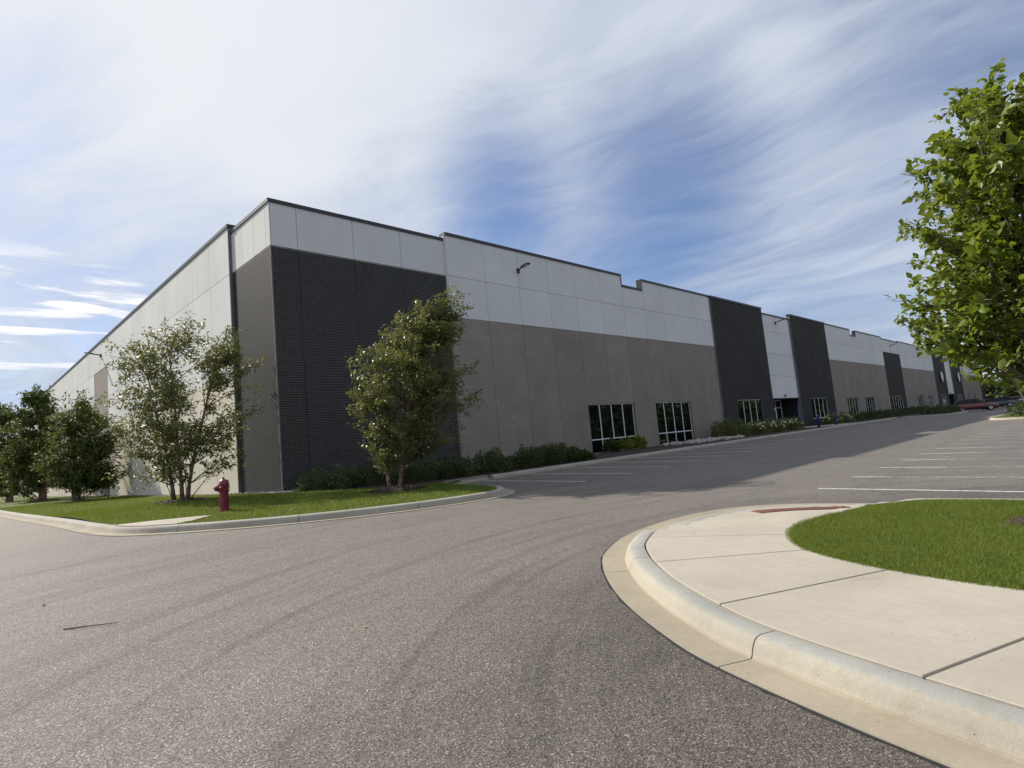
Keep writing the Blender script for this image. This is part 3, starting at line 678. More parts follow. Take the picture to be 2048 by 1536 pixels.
def recess(x0, x1, yf, num):
    n = 3; w = (x1-x0)/n
    for z0, z1, m in RB: panel(x0, x1, yf, z0, min(z1, 12.05), MAT[m])
    core.box(x0, x1, yf+.03, yf+.36, 3.38, 12.03); coping(x0, x1, yf-.05, yf+.42, 12.05)
    MB().box(x0, x1, yf, 2.2, 3.30, 3.375).build('soffit', MAT['dk'], W)
    MB().box(x0-.002, x1, 2.2, 2.4, -.3, 3.3).build('entry_wall', MAT['dk'], W)
    for xx in (x0-.1, x1): MB().box(xx, xx+.1, .1, 2.2, -.3, 3.29).build('entry_wall', MAT['dk'], W)
    MB().box(x0, x1, -.3, 2.2, -.3, .17).build('entry_floor', MAT['walk'], W)
    # glazed screen with a door
    ys = 1.15; zf = .17
    b = MB()
    for xm in (x0+.02, x0+1.55, x0+3.0, x0+4.1, x0+5.6): b.box(xm, xm+.06, ys, ys+.08, zf, 3.25)
    b.box(x0, x0+5.66, ys+.001, ys+.079, 3.2, 3.28); b.box(x0, x0+3.0, ys-.02, ys+.09, zf+.42, zf+.5); b.box(x0, x0+5.66, ys+.002, ys+.078, 2.42, 2.48)
    sc = b.build('entrance_screen', MAT['alu'], W)
    for a, c_ in ((.08, 1.55), (1.61, 3.0), (4.16, 5.6)): MB().box(x0+a, x0+c_, ys+.03, ys+.045, zf+.5, 3.2).build('pane', MAT['glass'], sc)
    MB().box(x0+3.06, x0+4.1, ys+.03, ys+.045, 2.48, 3.2).build('pane', MAT['glass'], sc)
    d = MB(); xl, xr = x0+3.08, x0+4.08
    d.box(xl, xl+.12, ys, ys+.05, zf+.02, 2.4); d.box(xr-.12, xr, ys, ys+.05, zf+.02, 2.4); d.box(xl+.12, xr-.12, ys+.001, ys+.049, 2.25, 2.4); d.box(xl+.12, xr-.12, ys+.001, ys+.049, zf+.02, zf+.27)
    dr = d.build('door', MAT['alu'], W); MB().box(xl+.1, xr-.1, ys+.02, ys+.03, zf+.2, 2.3).build('pane', MAT['glass'], dr)
    MB().tube([(xl+.18, ys-.05, 1.0), (xl+.18, ys-.05, 1.5)], .014).build('handle', MAT['alu'], dr)
    MB().box(xl+.42, xl+.6, ys+.012, ys+.018, 1.62, 1.82).build('notice', MAT['lens'], dr)
recess(49.45, 57.1, -.05, 0)
wF = [(73.85, 78.6, .95, 3.25), (82.0, 86.65, .05, 3.25)]
section(68.4, 95.2, 10, YF, WT, front_top(12.5, 4), wF)
wG = [(96.5, 103.7, .95, 3.3)]
section(95.2, 105.9, 4, YF+.03, [(-.2, 10.26, 'dark'), (10.26, 99, 'white2')], front_top(12.3), wG)
wH = [(114.2, 119.0, 1., 3.3), (122.8, 127.0, 1., 3.3)]
section(105.9, 132.6, 10, YF, WT, front_top(12.45, 5), wH)
wI = [(135., 141., .6, 3.3)]; section(132.6, 143.5, 4, -.3, DK, front_top(12.35), wI)
recess(143.5, 151.4, -.05, 0)
wK = [(153.6, 160., .6, 3.3)]; section(151.4, 162.8, 4, -.3, DK, front_top(12.3), wK)
wL = [(168.4, 173, 1., 3.35), (176.8, 181.7, 1., 3.35)]
section(162.8, 192.4, 11, YF, WT, front_top(12.3, 3), wL)
section(192.4, 199.2, 3, YF-.1, [(-.2, 10.3, 'dark'), (10.3, 99, 'white2')], front_top(12.2))
for ws, yf, n in ((wB, YF, 4), (wC, -.3, 4), (wE, -.3, 4), (wF, YF, 4), (wG, YF+.03, 5), (wH, YF, 4), (wI, -.3, 5), (wK, -.3, 5), (wL, YF, 4)):
    for q in ws: window(q[0], q[1], yf, q[2]+.07, q[3], n, .97 if q[2] < .3 else None)
core.build('backing_wall', MAT['joint'], W)
MB().box(.37, 49.3, .4, YEND, 0, 11.1).box(57.2, 143.4, .4, YEND, 0, 11.1).box(151.5, 199.2, .4, YEND, 0, 11.1).box(49.3, 57.2, 2.5, YEND, 0, 11.1).box(143.4, 151.5, 2.5, YEND, 0, 11.1).build('building_core', MAT['core'], W)
MB().box(9.28, 38.58, YF-.004, YF+.01, 9.92, 9.955).build('form_line', MAT['white2'], W)
# address figures over the door
fc = bpy.data.curves.new('num', 'FONT'); fc.body = '7103'; fc.size = .42; fc.extrude = .012
fo = bpy.data.objects.new('num', fc); col.objects.link(fo); bpy.context.view_layer.update()
nm = bpy.data.meshes.new_from_object(fo.evaluated_get(bpy.context.evaluated_depsgraph_get())); bpy.data.objects.remove(fo)
nm.materials.clear(); nm.materials.append(MAT['darkm'])
for x in (52.85, 147.0):
    no = link('address_number', nm, W); no.location = (x, -.062, 3.46); no.rotation_euler = (R_(90), 0, 0)
# round signs on the far piers
for x, z, lab in ((137.2, 6.95, 'thick round wall sign on the nearer of the two far charcoal piers'), (157.2, 7.1, 'thick round wall sign on the farther of the two far charcoal piers')):
    e = empty('wall_sign', (x, -.3, z), 0, lab, 'sign')
    MB().lathe([(1.0, 0), (1.0, .32)], 32, (0, -1, 0)).build('drum', MAT['darkm'], e); MB().lathe([(.93, .322), (.93, .33)], 32, (0, -1, 0)).build('face', MAT['tan'], e)
    MB().lathe([(1.03, .25), (1.03, .34), (.9, .341)], 32, (0, -1, 0)).build('rim', MAT['white'], e)
# wall lamps
def wall_lamp(loc, ang, label, arm=.35):
    e = empty('wall_lamp', loc, ang, label, 'lamp', 'arm lamps high on the warehouse walls')   # points along local -y
    bevel(MB().box(-.09, .09, -.10, 0, -.16, .12).build('wall_box', MAT['darkm'], e), .015)
    MB().tube([(0, -.08, .02), (0, -.22, .07), (0, -arm, .10)], .045, 8).build('arm', MAT['darkm'], e)
    h = MB(); pr = [(-.10, 0), (-.16, .14), (-.17, .45), (-.11, .62), (.11, .62), (.17, .45), (.16, .14), (.10, 0)]
    h.ring_loft([[(u, -arm-v, .07+.14*v) for u, v in pr], [(u, -arm-v, .15+.10*v) for u, v in pr]]); hd = h.build('head', MAT['darkm'], e); bevel(hd, .012)
    l = MB().box(-.11, .11, -.16, .16, -.006, .006).build('lens', MAT['lens'], hd); l.location = (0, -arm-.34, .07+.14*.34-.004); l.rotation_euler = (-math.atan(.14), 0, 0); return e
wall_lamp((14.6, YF, 11.3), 0, 'black arm lamp on the white band left of the first parapet notch')
wall_lamp((53.3, -.05, 11.35), 0, 'black arm lamp on the white strip above the near entrance')
wall_lamp((100.4, YF+.03, 11.45), 0, 'black arm lamp above the short charcoal panel')
wall_lamp((147.4, -.05, 11.35), 0, 'black arm lamp on the white strip above the far entrance')
wall_lamp((XF, 33.3, 11.35), R_(-90), 'black arm lamp on the sunlit side wall above the brown strip', .5)
# small key box on the side wall
e = empty('wall_fitting', (XF, 5.6, .55), 0, 'small dark hose bib on the sunlit side wall behind the hydrant', 'fitting')
MB().lathe([(.05, -.13), (.07, 0), (.05, .13), (.02, .2)], 10).build('body', MAT['darkm'], e); MB().box(-.001, .05, -.02, .02, -.02, .02).build('bracket', MAT['darkm'], e)

# ------------------------------------------------------------------ plants
RGT = np.array([.7071, -.7071, 0]); FWD = np.array([.7071, .7071, 0])
def leaf_mesh(name, C, D, size, seed, mat, parent, asp=.55, rich=False):
    rs = np.random.RandomState(seed); n = len(C)
    D = D/np.maximum(1e-6, np.linalg.norm(D, axis=1))[:,None]
    up = rs.randn(n, 3)*.6+[0, 0, 1]; s = np.cross(D, up); s /= np.maximum(1e-6, np.linalg.norm(s, axis=1))[:,None]; nn = np.cross(s, D)
    L = (size*(.65+.7*rs.rand(n)))[:,None]; Wd = L*asp*.5; fold = L*.10*rs.rand(n)[:,None]
    b = C; t = C+D*L-nn*fold*1.5; l = C+D*L*.42+s*Wd+nn*fold; r = C+D*L*.42-s*Wd+nn*fold
    if not rich:
        V = np.stack([b, l, t, r], 1).reshape(-1, 3); k = np.arange(n)[:,None]*4; F = np.concatenate([k+[0, 2, 1], k+[0, 3, 2]], 0)
    else:
        l2 = C+D*L*.75+s*Wd*.62+nn*fold*.6; r2 = C+D*L*.75-s*Wd*.62+nn*fold*.6; m = C+D*L*.5-nn*fold*.4
        V = np.stack([b, l, l2, t, r2, r, m], 1).reshape(-1, 3); k = np.arange(n)[:,None]*7
        F = np.concatenate([k+q for q in ([0,6,1], [1,6,2], [2,6,3], [3,6,4], [4,6,5], [5,6,0])], 0)
    return tri_mesh(name, V, F, mat, parent)
def interp_rows(rows, z):
    zs = [r[0] for r in rows]; return np.interp(z, zs, [r[1] for r in rows]), np.interp(z, zs, [r[2] for r in rows])
def tree(name, label, base, rows, stems, nb, nleaf, lsize, seed, mat, bark, wind=.25, group=None, srad=.09, depth=.8, twig=.5, rich=False, asp=.55, cat='tree', sides=6, cen=0.):
    """rows: (height, u_min, u_max) of the crown; u along the picture's right, given a like depth"""
    rs = np.random.RandomState(seed); rows = sorted(rows); e = empty(name, base, 0, label, cat, group)
    H = rows[-1][0]; zlo = rows[0][0]; SP = []
    for si, (u0, v0, u1, v1, top) in enumerate(stems):
        pts = []; n = 9
        for i in range(n+1):
            t = i/n; wob = .05*H/8*np.array([math.sin(3*t*3+si*2), math.cos(2.3*t*3+si), 0])*t
            pts.append(RGT*(u0+(u1-u0)*t**1.3)+FWD*(v0+(v1-v0)*t**1.3)+np.array([0, 0, top*t-.08*(1-t)])+wob)
        m = MB().tube([tuple(p) for p in pts], [srad*(1-.86*i/n)*(1.25 if i == 0 else 1) for i in range(n+1)], sides+2); m.build('trunk', bark, e, True); SP.append(np.array(pts))
    allp = np.concatenate(SP); br = MB(); LC = []; LD = []
    zz = zlo+(H-zlo)*rs.rand(nb*4); a, b = interp_rows(rows, zz); wgt = np.maximum(.05, b-a); idx = rs.choice(len(zz), nb, p=wgt/wgt.sum(), replace=False)
    per = max(1, int(nleaf/nb/5))
    for i in idx:
        z = zz[i]; lo, hi = a[i], b[i]; hw = (hi-lo)/2; mid = (hi+lo)/2
        th = rs.rand()*2*math.pi; rr = math.sqrt(rs.rand())*.98
        tip = RGT*(mid+hw*rr*math.cos(th))+FWD*(hw*depth*rr*math.sin(th)+cen)+np.array([0, 0, z])
        ok = allp[allp[:,2] < max(z-.12*H*rs.rand()-.15, allp[:,2].min()+.3*zlo+.2)]
        if len(ok) == 0: ok = allp[:3]
        dd = np.linalg.norm((ok-tip)*[1, 1, .75], axis=1); st = ok[np.argmin(dd)]
        ctl = st*.45+tip*.55+np.array([0, 0, .10*np.linalg.norm(tip-st)])*rs.rand()
        q = [((1-t)**2)*st+2*t*(1-t)*ctl+t*t*tip for t in np.linspace(0, 1, 6)]
        r0 = max(.008, srad*.28*min(1, np.linalg.norm(tip-st)/2)); br.tube([tuple(p) for p in q], [r0*(1-.8*k/5) for k in range(6)], 4, False)
        for w in range(5):
            t = .35+.65*(w+rs.rand())/5; p0 = ((1-t)**2)*st+2*t*(1-t)*ctl+t*t*tip
            td = rs.randn(3)*[1, 1, .6]+RGT*wind*2.2+(tip-st)/max(.1, np.linalg.norm(tip-st))*.8; td /= np.linalg.norm(td); tl = twig*(.5+rs.rand()); p1 = p0+td*tl
            br.tube([tuple(p0), tuple((p0+p1)/2+rs.randn(3)*.03*tl), tuple(p1)], [r0*.35, r0*.28, r0*.15], 3, False)
            f = rs.rand(per); LC.append(p0+(p1-p0)*f[:,None]*1.05+rs.randn(per, 3)*[.07, .07, .06]*twig*2); LD.append(td*.6+rs.randn(per, 3)*.75+RGT*wind*1.6+np.array([0, 0, -.25]))
    br.build('branches', bark, e)
    C = np.concatenate(LC); D = np.concatenate(LD)
    return e, C, D, (lsize, seed, mat, asp, rich)
def crown(e, C, D, p):
    o = leaf_mesh('crown', C, D, p[0], p[1], p[2], e, p[3], p[4]); return o
def rows_px(rows, bx, by, ppm): return [((by-y)/ppm, (x0-bx)/ppm, (x1-bx)/ppm) for y, x0, x1 in rows]
ra = rows_px([(636,345,385), (648,325,410), (662,285,470), (685,254,535), (711,226,545), (737,233,530), (763,233,515), (790,236,490), (815,226,500), (841,225,525), (867,225,485), (893,224,482), (919,232,475), (940,262,462)], 362, 1004, 51.5)
t = tree('birch_tree', 'open multi-stemmed birch on the lawn just behind the red hydrant', (-3.02, 2.3, .13), ra, [(-.26, 0, -1.7, .3, 6.4), (0, .1, -.2, -.3, 6.9), (.24, 0, 1.9, .2, 6.4)], 165, 20000, .130, 21, MAT['birch'], MAT['bark'], .35, 'birch trees on the lawn',  .078, .75, .60, asp=.5); crown(*t)
mulch_ring(-3.02, 2.3, 1.1, lawn_z, 'dark mulch ring under the open birch behind the hydrant', 260, .10, 3, .06)
rb = rows_px([(601,905,950), (613,873,955), (640,812,957), (672,775,957), (705,733,962), (738,724,962), (772,716,964), (797,690,966), (822,709,960), (851,718,930), (880,716,915), (905,735,870), (918,750,835)], 790, 980, 57.0)
t = tree('birch_tree', 'bushy birch in front of the black brick, its top blown to the right', (1.22, -6.13, -.01), rb, [(-.17, 0, -.7, .2, 4.6), (.15, .05, 1.6, -.2, 6.2)], 175, 36000, .105, 22, MAT['birch3'], MAT['bark'], .45, 'birch trees on the lawn', .062, .8, .5, asp=.55); crown(*t)
mulch_ring(1.25, -6.1, 1.05, lawn_z, 'bark mulch ring under the birch in front of the black brick', 420, .12, 4, .06)
rc = rows_px([(803,150,170), (818,138,195), (834,114,210), (849,106,226), (867,96,234), (896,90,236), (935,92,246), (960,100,246), (975,135,225)], 152, 1003, 29.6)
t = tree('birch_tree', 'dense dark birch beside the brown strip of the side wall', (-2.94, 26.23, .02), rc, [(-.15, 0, -.9, .3, 5.), (0, 0, .2, -.3, 6.2), (.15, 0, 1.2, 0, 5.4)], 170, 23000, .18, 23, MAT['birch2'], MAT['bark'], .3, 'birch trees on the lawn', .12, .9, .8); crown(*t)
mulch_ring(-2.94, 26.23, 1.1, lawn_z, 'mulch ring under the dense birch by the brown strip', 60, .1, 5, .08)
rd = rows_px([(776,60,82), (790,55,104), (808,50,113), (822,28,118), (847,18,124), (880,4,124), (920,0,124), (955,0,124), (975,20,105)], 86, 1002, 23.7)
t = tree('birch_tree', 'tall dark birch with pointed top, second from the building end', (-3.18, 40.51, .02), rd, [(-.2, 0, -1.2, .3, 7), (0, 0, -.2, -.3, 8.6), (.15, 0, 1.2, 0, 7)], 170, 23000, .22, 24, MAT['birch2'], MAT['bark'], .2, 'birch trees on the lawn', .13, .9, .7); crown(*t)
mulch_ring(-3.18, 40.51, 1.2, lawn_z, 'mulch ring under the tall dark birch', 40, .1, 6, .08)
re_ = rows_px([(812,10,24), (830,-6,45), (850,-16,55), (890,-26,58), (940,-26,58), (975,-12,50)], 30, 1000, 19.5)
t = tree('birch_tree', 'leftmost birch cut by the left edge of the photo', (-4.35, 54.0, .02), re_, [(-.2, 0, -1.2, .3, 7), (0, 0, 0, -.3, 8.6), (.2, 0, 1., 0, 7)], 130, 15000, .23, 25, MAT['birch2'], MAT['bark'], .15, 'birch trees on the lawn', .13, .9, .7); crown(*t)
# near maple, trunk just outside the picture
GZ = near_lawn_z(.3, -22.75)
rm = [(2.25, -.6, .8), (2.4, -1.1, 1.4), (2.5, -1.42, 1.7), (2.75, -1.52, 1.8), (3.0, -1.32, 1.9), (3.3, -1.28, 1.9), (3.55, -1.08, 1.9), (3.8, -1.06, 1.9), (4.45, -1.18, 1.9), (4.85, -1.32, 1.8), (5.2, -.98, 1.5), (5.5, -.62, 1.2), (5.85, -.52, .8), (6.05, -.1, .3)]
t = tree('maple_tree', 'leafy yellow-green maple reaching in at the right edge', (.30, -22.75, GZ), rm, [(0, 0, .05, 0, 5.4)], 310, 25000, .104, 31, MAT['maple'], MAT['bark2'], -.05, None, .075, 1., .25, True, .62)
e, C, D, p = t
dist = np.linalg.norm(C+np.array(e.location)-np.array(CAM), axis=1); rel = C+np.array(e.location)-np.array(CAM)
uu = rel@np.array(_rt); dd = rel@np.array(_f); vis = uu/dd < .86
order = np.argsort(dist+1e3*(~vis)); near = order[:300]; rest_i = order[300:]
cr = crown(e, C[rest_i], D[rest_i], p); tag(cr, kind='stuff')
lm = leaf_mesh('leaf', np.zeros((1, 3)), np.array([[0, 0, 1.]]), .13, 5, MAT['maple'], cr, .62, True); lme = lm.data
rs2 = np.random.RandomState(77)
for k, i in enumerate(near):
    o = lm if k == 0 else link('leaf', lme, cr)
    d = Vector(D[i]).normalized(); q = d.to_track_quat('Z', 'Y'); o.rotation_mode = 'QUATERNION'; o.rotation_quaternion = q @ Matrix.Rotation(rs2.rand()*6.28, 3, 'Z').to_quaternion(); o.location = C[i]; sc = .75+.5*rs2.rand(); o.scale = (sc, sc, sc)
# far trees at the right
def blob(h, r, z0): return [(z0, -r*.55, r*.55), (z0+(h-z0)*.25, -r, r), (z0+(h-z0)*.55, -r*.92, r*.95), (z0+(h-z0)*.8, -r*.6, r*.62), (h, -r*.15, r*.15)]
FT = [((196, 6, .4), 13.5, 6., 'broad dark tree just beyond the far end of the building', 'far', 5200), ((178, -14, .3), 14, 6.5, 'tall dark tree behind the parked cars', 'far', 5200), ((126, -16.0, .0), 8.2, 3.6, 'bright bushy tree above the far parked cars', 'maple', 5200), ((205, -6, .4), 11, 5, 'rounded tree filling the gap beyond the building end', 'far', 4500), ((150, -27, .0), 11, 5, 'far tree at the right edge behind the maple', 'far', 4500)]
for i, (bp, h, r, lab, m, nl_) in enumerate(FT):
    t = tree('far_tree', lab, bp, blob(h, r, 1.0), [(0, 0, .2, 0, h*.85), (.1, .1, -.8, .5, h*.7)], 90, nl_, .5 if m == 'far' else .34, 40+i, MAT[m], MAT['bark2'], .05, 'trees beyond the far car park', .2, 1., 1.1); crown(*t)
# a belt of trees round the site (seen past the trees and in the windows)
def belt(name, label, x0, y0, x1, y1, h, n, seed):
    rs = np.random.RandomState(seed); t = rs.rand(n); hh = h*(.72+.28*np.sin(t*29+seed)*np.sin(t*61)); C = np.stack([x0+(x1-x0)*t+rs.randn(n)*2.5, y0+(y1-y0)*t+rs.randn(n)*2.5, -1.5+(hh+1.5)*rs.rand(n)**.8], 1)
    o = leaf_mesh(name, C, rs.randn(n, 3), 1.5, seed, MAT['far'], None, .8); return tag(o, label, 'woods', kind='stuff')
belt('distant_woods', 'distant belt of trees beyond the left driveway', -120, 150, 30, 170, 9, 9000, 51)
belt('distant_woods', 'belt of trees across the car park seen only in the windows', -30, -80, 340, -84, 15, 26000, 52)
belt('distant_woods', 'distant belt of trees far beyond the end of the building', 235, 40, 240, -70, 12, 8000, 53)
# shrubs
def shrub(name, label, x, y, r, h, n, ls, seed, mat, group, bloom=0, up=.6, zf=bed_z, shape=.62):
    rs = np.random.RandomState(seed); e = empty(name, (x, y, zf(x, y)), rs.rand()*6, label, 'shrub', group)
    d = rs.randn(n, 3); d[:,2] = np.abs(d[:,2]); d /= np.linalg.norm(d, axis=1)[:,None]
    lump = 1+.22*np.sin(d[:,0]*5+seed)*np.cos(d[:,1]*6+seed*.7)+.12*np.sin(d[:,2]*9+d[:,0]*4)
    rad = (.45+.55*rs.rand(n)**.45)*lump; C = d*rad[:,None]*[r, r, h]; C[:,2] += .02
    leaf_mesh('foliage', C, d*up+rs.randn(n, 3)*.55+[0, 0, up], ls, seed, mat, e)
    b = MB()
    for i in range(9): a = i*.7; b.tube([(0, 0, -.03), (r*.4*math.cos(a), r*.4*math.sin(a), h*.45), (r*.7*math.cos(a), r*.7*math.sin(a), h*.8)], [.012, .008, .004], 4)
    b.build('stems', MAT['bark2'], e)
    if bloom:
        m0 = None
        for i in range(bloom):
            a = rs.rand()*6.28; el = .35+.9*rs.rand(); p = (math.cos(a)*math.cos(el)*r*1.02, math.sin(a)*math.cos(el)*r*1.02, math.sin(el)*h*1.02)
            if m0 is None:
                bm = bmesh.new(); bmesh.ops.create_icosphere(bm, subdivisions=2, radius=.085)
                for v in bm.verts: v.co *= 1+.18*rs.randn(); 
                m0 = bpy.data.meshes.new('bloom'); bm.to_mesh(m0); bm.free(); m0.materials.append(MAT['bloom'])
            o = link('bloom', m0, e); o.location = p; s = .8+.5*rs.rand(); o.scale = (s, s, s*.8)
    return e
SH = []
for i, (x, y, r, h, lab) in enumerate([(.95, -1.0, .75, .78, 'lit pale shrub at the very corner of the black brick'), (1.95, -1.35, .8, .8, 'lit pale shrub second from the building corner')]): shrub('shrub', lab, x, y, r, h, 1900, .085, 60+i, MAT['shrub2'], 'pale shrubs at the corner')
DS = [(2.9, -1.9, .95, .9), (3.5, -3.7, .9, .8), (4.6, -2.6, 1.0, .95), (5.4, -4.2, .85, .75), (6.3, -3.0, 1.0, .95), (7.4, -4.3, .9, .8), (8.5, -3.1, .95, 1.05), (9.6, -4.2, .85, .9), (10.5, -3.7, .9, 1.05), (11.3, -4.2, .85, 1.0), (12.1, -3.9, .85, 1.1), (12.9, -4.3, .75, .8), (13.6, -4.4, .55, .5)]
pos = ['behind the birch nearest the corner', 'at the kerb behind the birch mulch ring', 'behind the birch, third along the black brick', 'spilling over the kerb beside the island tip', 'below the right edge of the black brick', 'hanging over the kerb at the first bay line', 'at the left end of the tan brick wall', 'over the kerb beyond the first bay line', 'fourth from the first window', 'third from the first window', 'tall and second from the first window', 'next to the first window on the kerb', 'low one at the corner of the first window']
for i, ((x, y, r, h), q) in enumerate(zip(DS, pos)): shrub('shrub', 'dark arching shrub '+q, x, y, r, h*.8, 2000, .10, 70+i, MAT['shrub'], 'dark shrubs along the front wall', 0, .8)
for i, (x, y, q) in enumerate([(20.9, -.9, 'dark green tuft'), (22.3, -1.0, 'yellow-green tuft'), (23.8, -1.0, 'yellow-green larger tuft')]): shrub('daylily', q+' of daylily in front of the first window, '+['leftmost', 'middle', 'rightmost'][i], x, y, .5, .62, 420, .26, 90+i, MAT['lily'] if i else MAT['shrub'], 'daylilies at the first window', 0, 1.2)
for i, (x, y, r, h, q) in enumerate([(34.6, -1.9, 1.1, 1.3, 'left of the pair'), (36.8, -1.8, 1.3, 1.35, 'right of the pair')]): shrub('shrub', 'fresh green rounded shrub right of the river rocks, '+q, x, y, r, h, 2100, .13, 95+i, MAT['lawn'] if 0 else MAT['birch'], 'green shrubs by the river rocks')
HY = [(39.3, -2.4), (41.2, -2.2), (43.0, -2.5), (44.7, -2.2), (46.4, -2.5), (48.2, -2.3)]
for i, (x, y) in enumerate(HY): shrub('hydrangea', 'hydrangea with cream blooms left of the entrance, number %s from the green shrubs' % ['one', 'two', 'three', 'four', 'five', 'six'][i], x, y, .95, 1.0, 1100, .14, 100+i, MAT['birch'], 'hydrangeas by the entrance', 26)
for i, (x, y) in enumerate([(58.4, -2.6), (60.2, -2.3), (62.0, -2.6), (63.8, -2.4)]): shrub('hydrangea', 'hydrangea with cream blooms right of the entrance, number %s from the door' % ['one', 'two', 'three', 'four'][i], x, y, .95, 1.0, 900, .14, 110+i, MAT['birch'], 'hydrangeas by the entrance', 20)
FS = [(66+i*2.6, -2.8-(i % 2)*.8) for i in range(14)] + [(75.3, -9.0), (77.6, -8.2), (79.8, -9.2), (82.2, -8.5), (84.6, -9.1)]
for i, (x, y) in enumerate(FS):
    od = ['first', 'second', 'third', 'fourth', 'fifth', 'sixth', 'seventh', 'eighth', 'ninth', 'tenth', 'eleventh', 'twelfth', 'thirteenth', 'last']
    lab = 'low dark shrub in the far planting bed, %s beyond the second charcoal pier' % od[i] if i < 14 else 'low dark shrub in the planted island before the red car, %s from the left' % od[i-14]
    shrub('shrub', lab, x, y, 1.2, .85, 700, .18, 120+i, MAT['shrub'], 'far bed shrubs' if i < 14 else 'far island shrubs')
# river rocks by the second window, and gravel at the wall foot
bm = bmesh.new(); bmesh.ops.create_icosphere(bm, subdivisions=2, radius=1)
rsr = np.random.RandomState(6); RM = []
for k in range(4):
    b2 = bm.copy()
    for v in b2.verts: v.co *= 1+.13*math.sin(v.co.x*3+k)+.1*math.cos(v.co.y*4+2*k)
    m_ = bpy.data.meshes.new('river_rock'); b2.to_mesh(m_); b2.free(); m_.materials.append(MAT['rock']); m_.polygons.foreach_set('use_smooth', [True]*len(m_.polygons)); RM.append(m_)
bm.free()
for i in range(95):
    x = 26.2+7.4*rsr.rand()+.6*rsr.randn(); y = -1.0-2.6*rsr.rand()-.10*(x-26); s = .11+.12*rsr.rand()
    o = link('river_rock', RM[i % 4]); o.location = (x, y, bed_z(x, y)+s*.25); o.scale = (s*1.3, s, s*.65); o.rotation_euler = (rsr.rand()*.4, rsr.rand()*.4, rsr.rand()*6)
    tag(o, 'pale rounded river rock heaped below the second tall window', 'rock', 'river rocks below the second window')
gv = MB(); rg = np.random.RandomState(9)
for i in range(900):
    if i < 420: x, y = -.34+.28*rg.rand(), -.4+30*rg.rand()**1.6
    else: x, y = -.4+1.0*rg.rand(), -.55+.5*rg.rand()
    s = .025+.045*rg.rand(); z = lawn_z(x, y)+.01; p = [(x+s*math.cos(a+i), y+s*math.sin(a+i)*.8) for a in (0, 1.5, 3.1, 4.6)]
    gv.ring_loft([[(q[0], q[1], z-.03) for q in p], [(q[0], q[1], z+s*.4) for q in p], [((q[0]+x)/2, (q[1]+y)/2, z+s*.8) for q in p]])
tag(gv.build('gravel', MAT['rock'], None), 'strip of pale gravel at the foot of the side wall', 'gravel', kind='stuff')

# ------------------------------------------------------------------ fire hydrant
hx, hy = -3.84, -4.94; hz = lawn_z(hx, hy)
hd = empty('fire_hydrant', (hx, hy, hz), R_(-8), 'dark red fire hydrant standing in the lawn', 'hydrant')
MB().lathe([(.17, -.05), (.17, .03), (.165, .045), (.125, .05), (.125, .075), (.122, .08), (.122, .55), (.15, .56), (.15, .60), (.128, .61), (.132, .74)], 24).build('barrel', MAT['red'], hd, False)
bn = MB().lathe([(.138, .74), (.14, .76), (.135, .80), (.115, .86), (.085, .905), (.05, .925), (.035, .93)], 24).build('bonnet', MAT['red'], hd, True)
MB().lathe([(.03, .93), (.03, .985), (.012, .99)], 5).build('operating_nut', MAT['red'], bn)
# pumper cap to picture-left, hose caps to either side
def cap(dirv, z, r, ln, nm='pumper_cap'):
    d = Vector(dirv).normalized(); o = MB().lathe([(r*.8, .08), (r*.8, .10+ln*.3), (r, .10+ln*.32), (r, .10+ln*.75), (r*.85, .10+ln*.95), (r*.3, .10+ln)], 16, d, (0, 0, z)).build(nm, MAT['red'], hd)
    MB().lathe([(.022, .10+ln), (.022, .15+ln)], 5, d, (0, 0, z)).build('cap_nut', MAT['red'], o)
cap((-.75, .66, 0), .68, .095, .16); cap((-.66, -.75, 0), .66, .062, .07, 'hose_cap'); cap((.66, .75, 0), .66, .062, .07, 'hose_cap')
for a in range(8): MB().lathe([(.013, .045), (.013, .062)], 6, (0, 0, 1), (.147*math.cos(a*.785), .147*math.sin(a*.785), 0)).build('bolt', MAT['red'], hd)
# ------------------------------------------------------------------ blue bollards with signs
def bollard(x, y, label, sign):
    z = bed_z(x, y); e = empty('sign_bollard', (x, y, z), 0, label, 'bollard', 'blue parking sign bollards')
    MB().lathe([(.10, -.1), (.10, 1.02), (.085, 1.08), (.04, 1.11)], 18).build('sleeve', MAT['blue'], e, True)
    if sign:
        MB().tube([(0, 0, 1.1), (0, 0, 2.35)], .03, 8).build('post', MAT['signw'], e)
        MB().box(-.15, .15, -.045, -.035, 1.55, 2.35).build('sign_plate', MAT['blue'], e); MB().box(-.155, .155, -.034, -.03, 1.545, 2.355).build('sign_back', MAT['signw'], e)
    return e
bollard(50.4, -2.2, 'tall blue bollard with sign post at the recessed entrance', True); bollard(47.3, -4.85, 'blue bollard at the kerb below the pier window', False); bollard(52.2, -4.85, 'blue bollard farthest along the kerb by the hydrangeas', False)

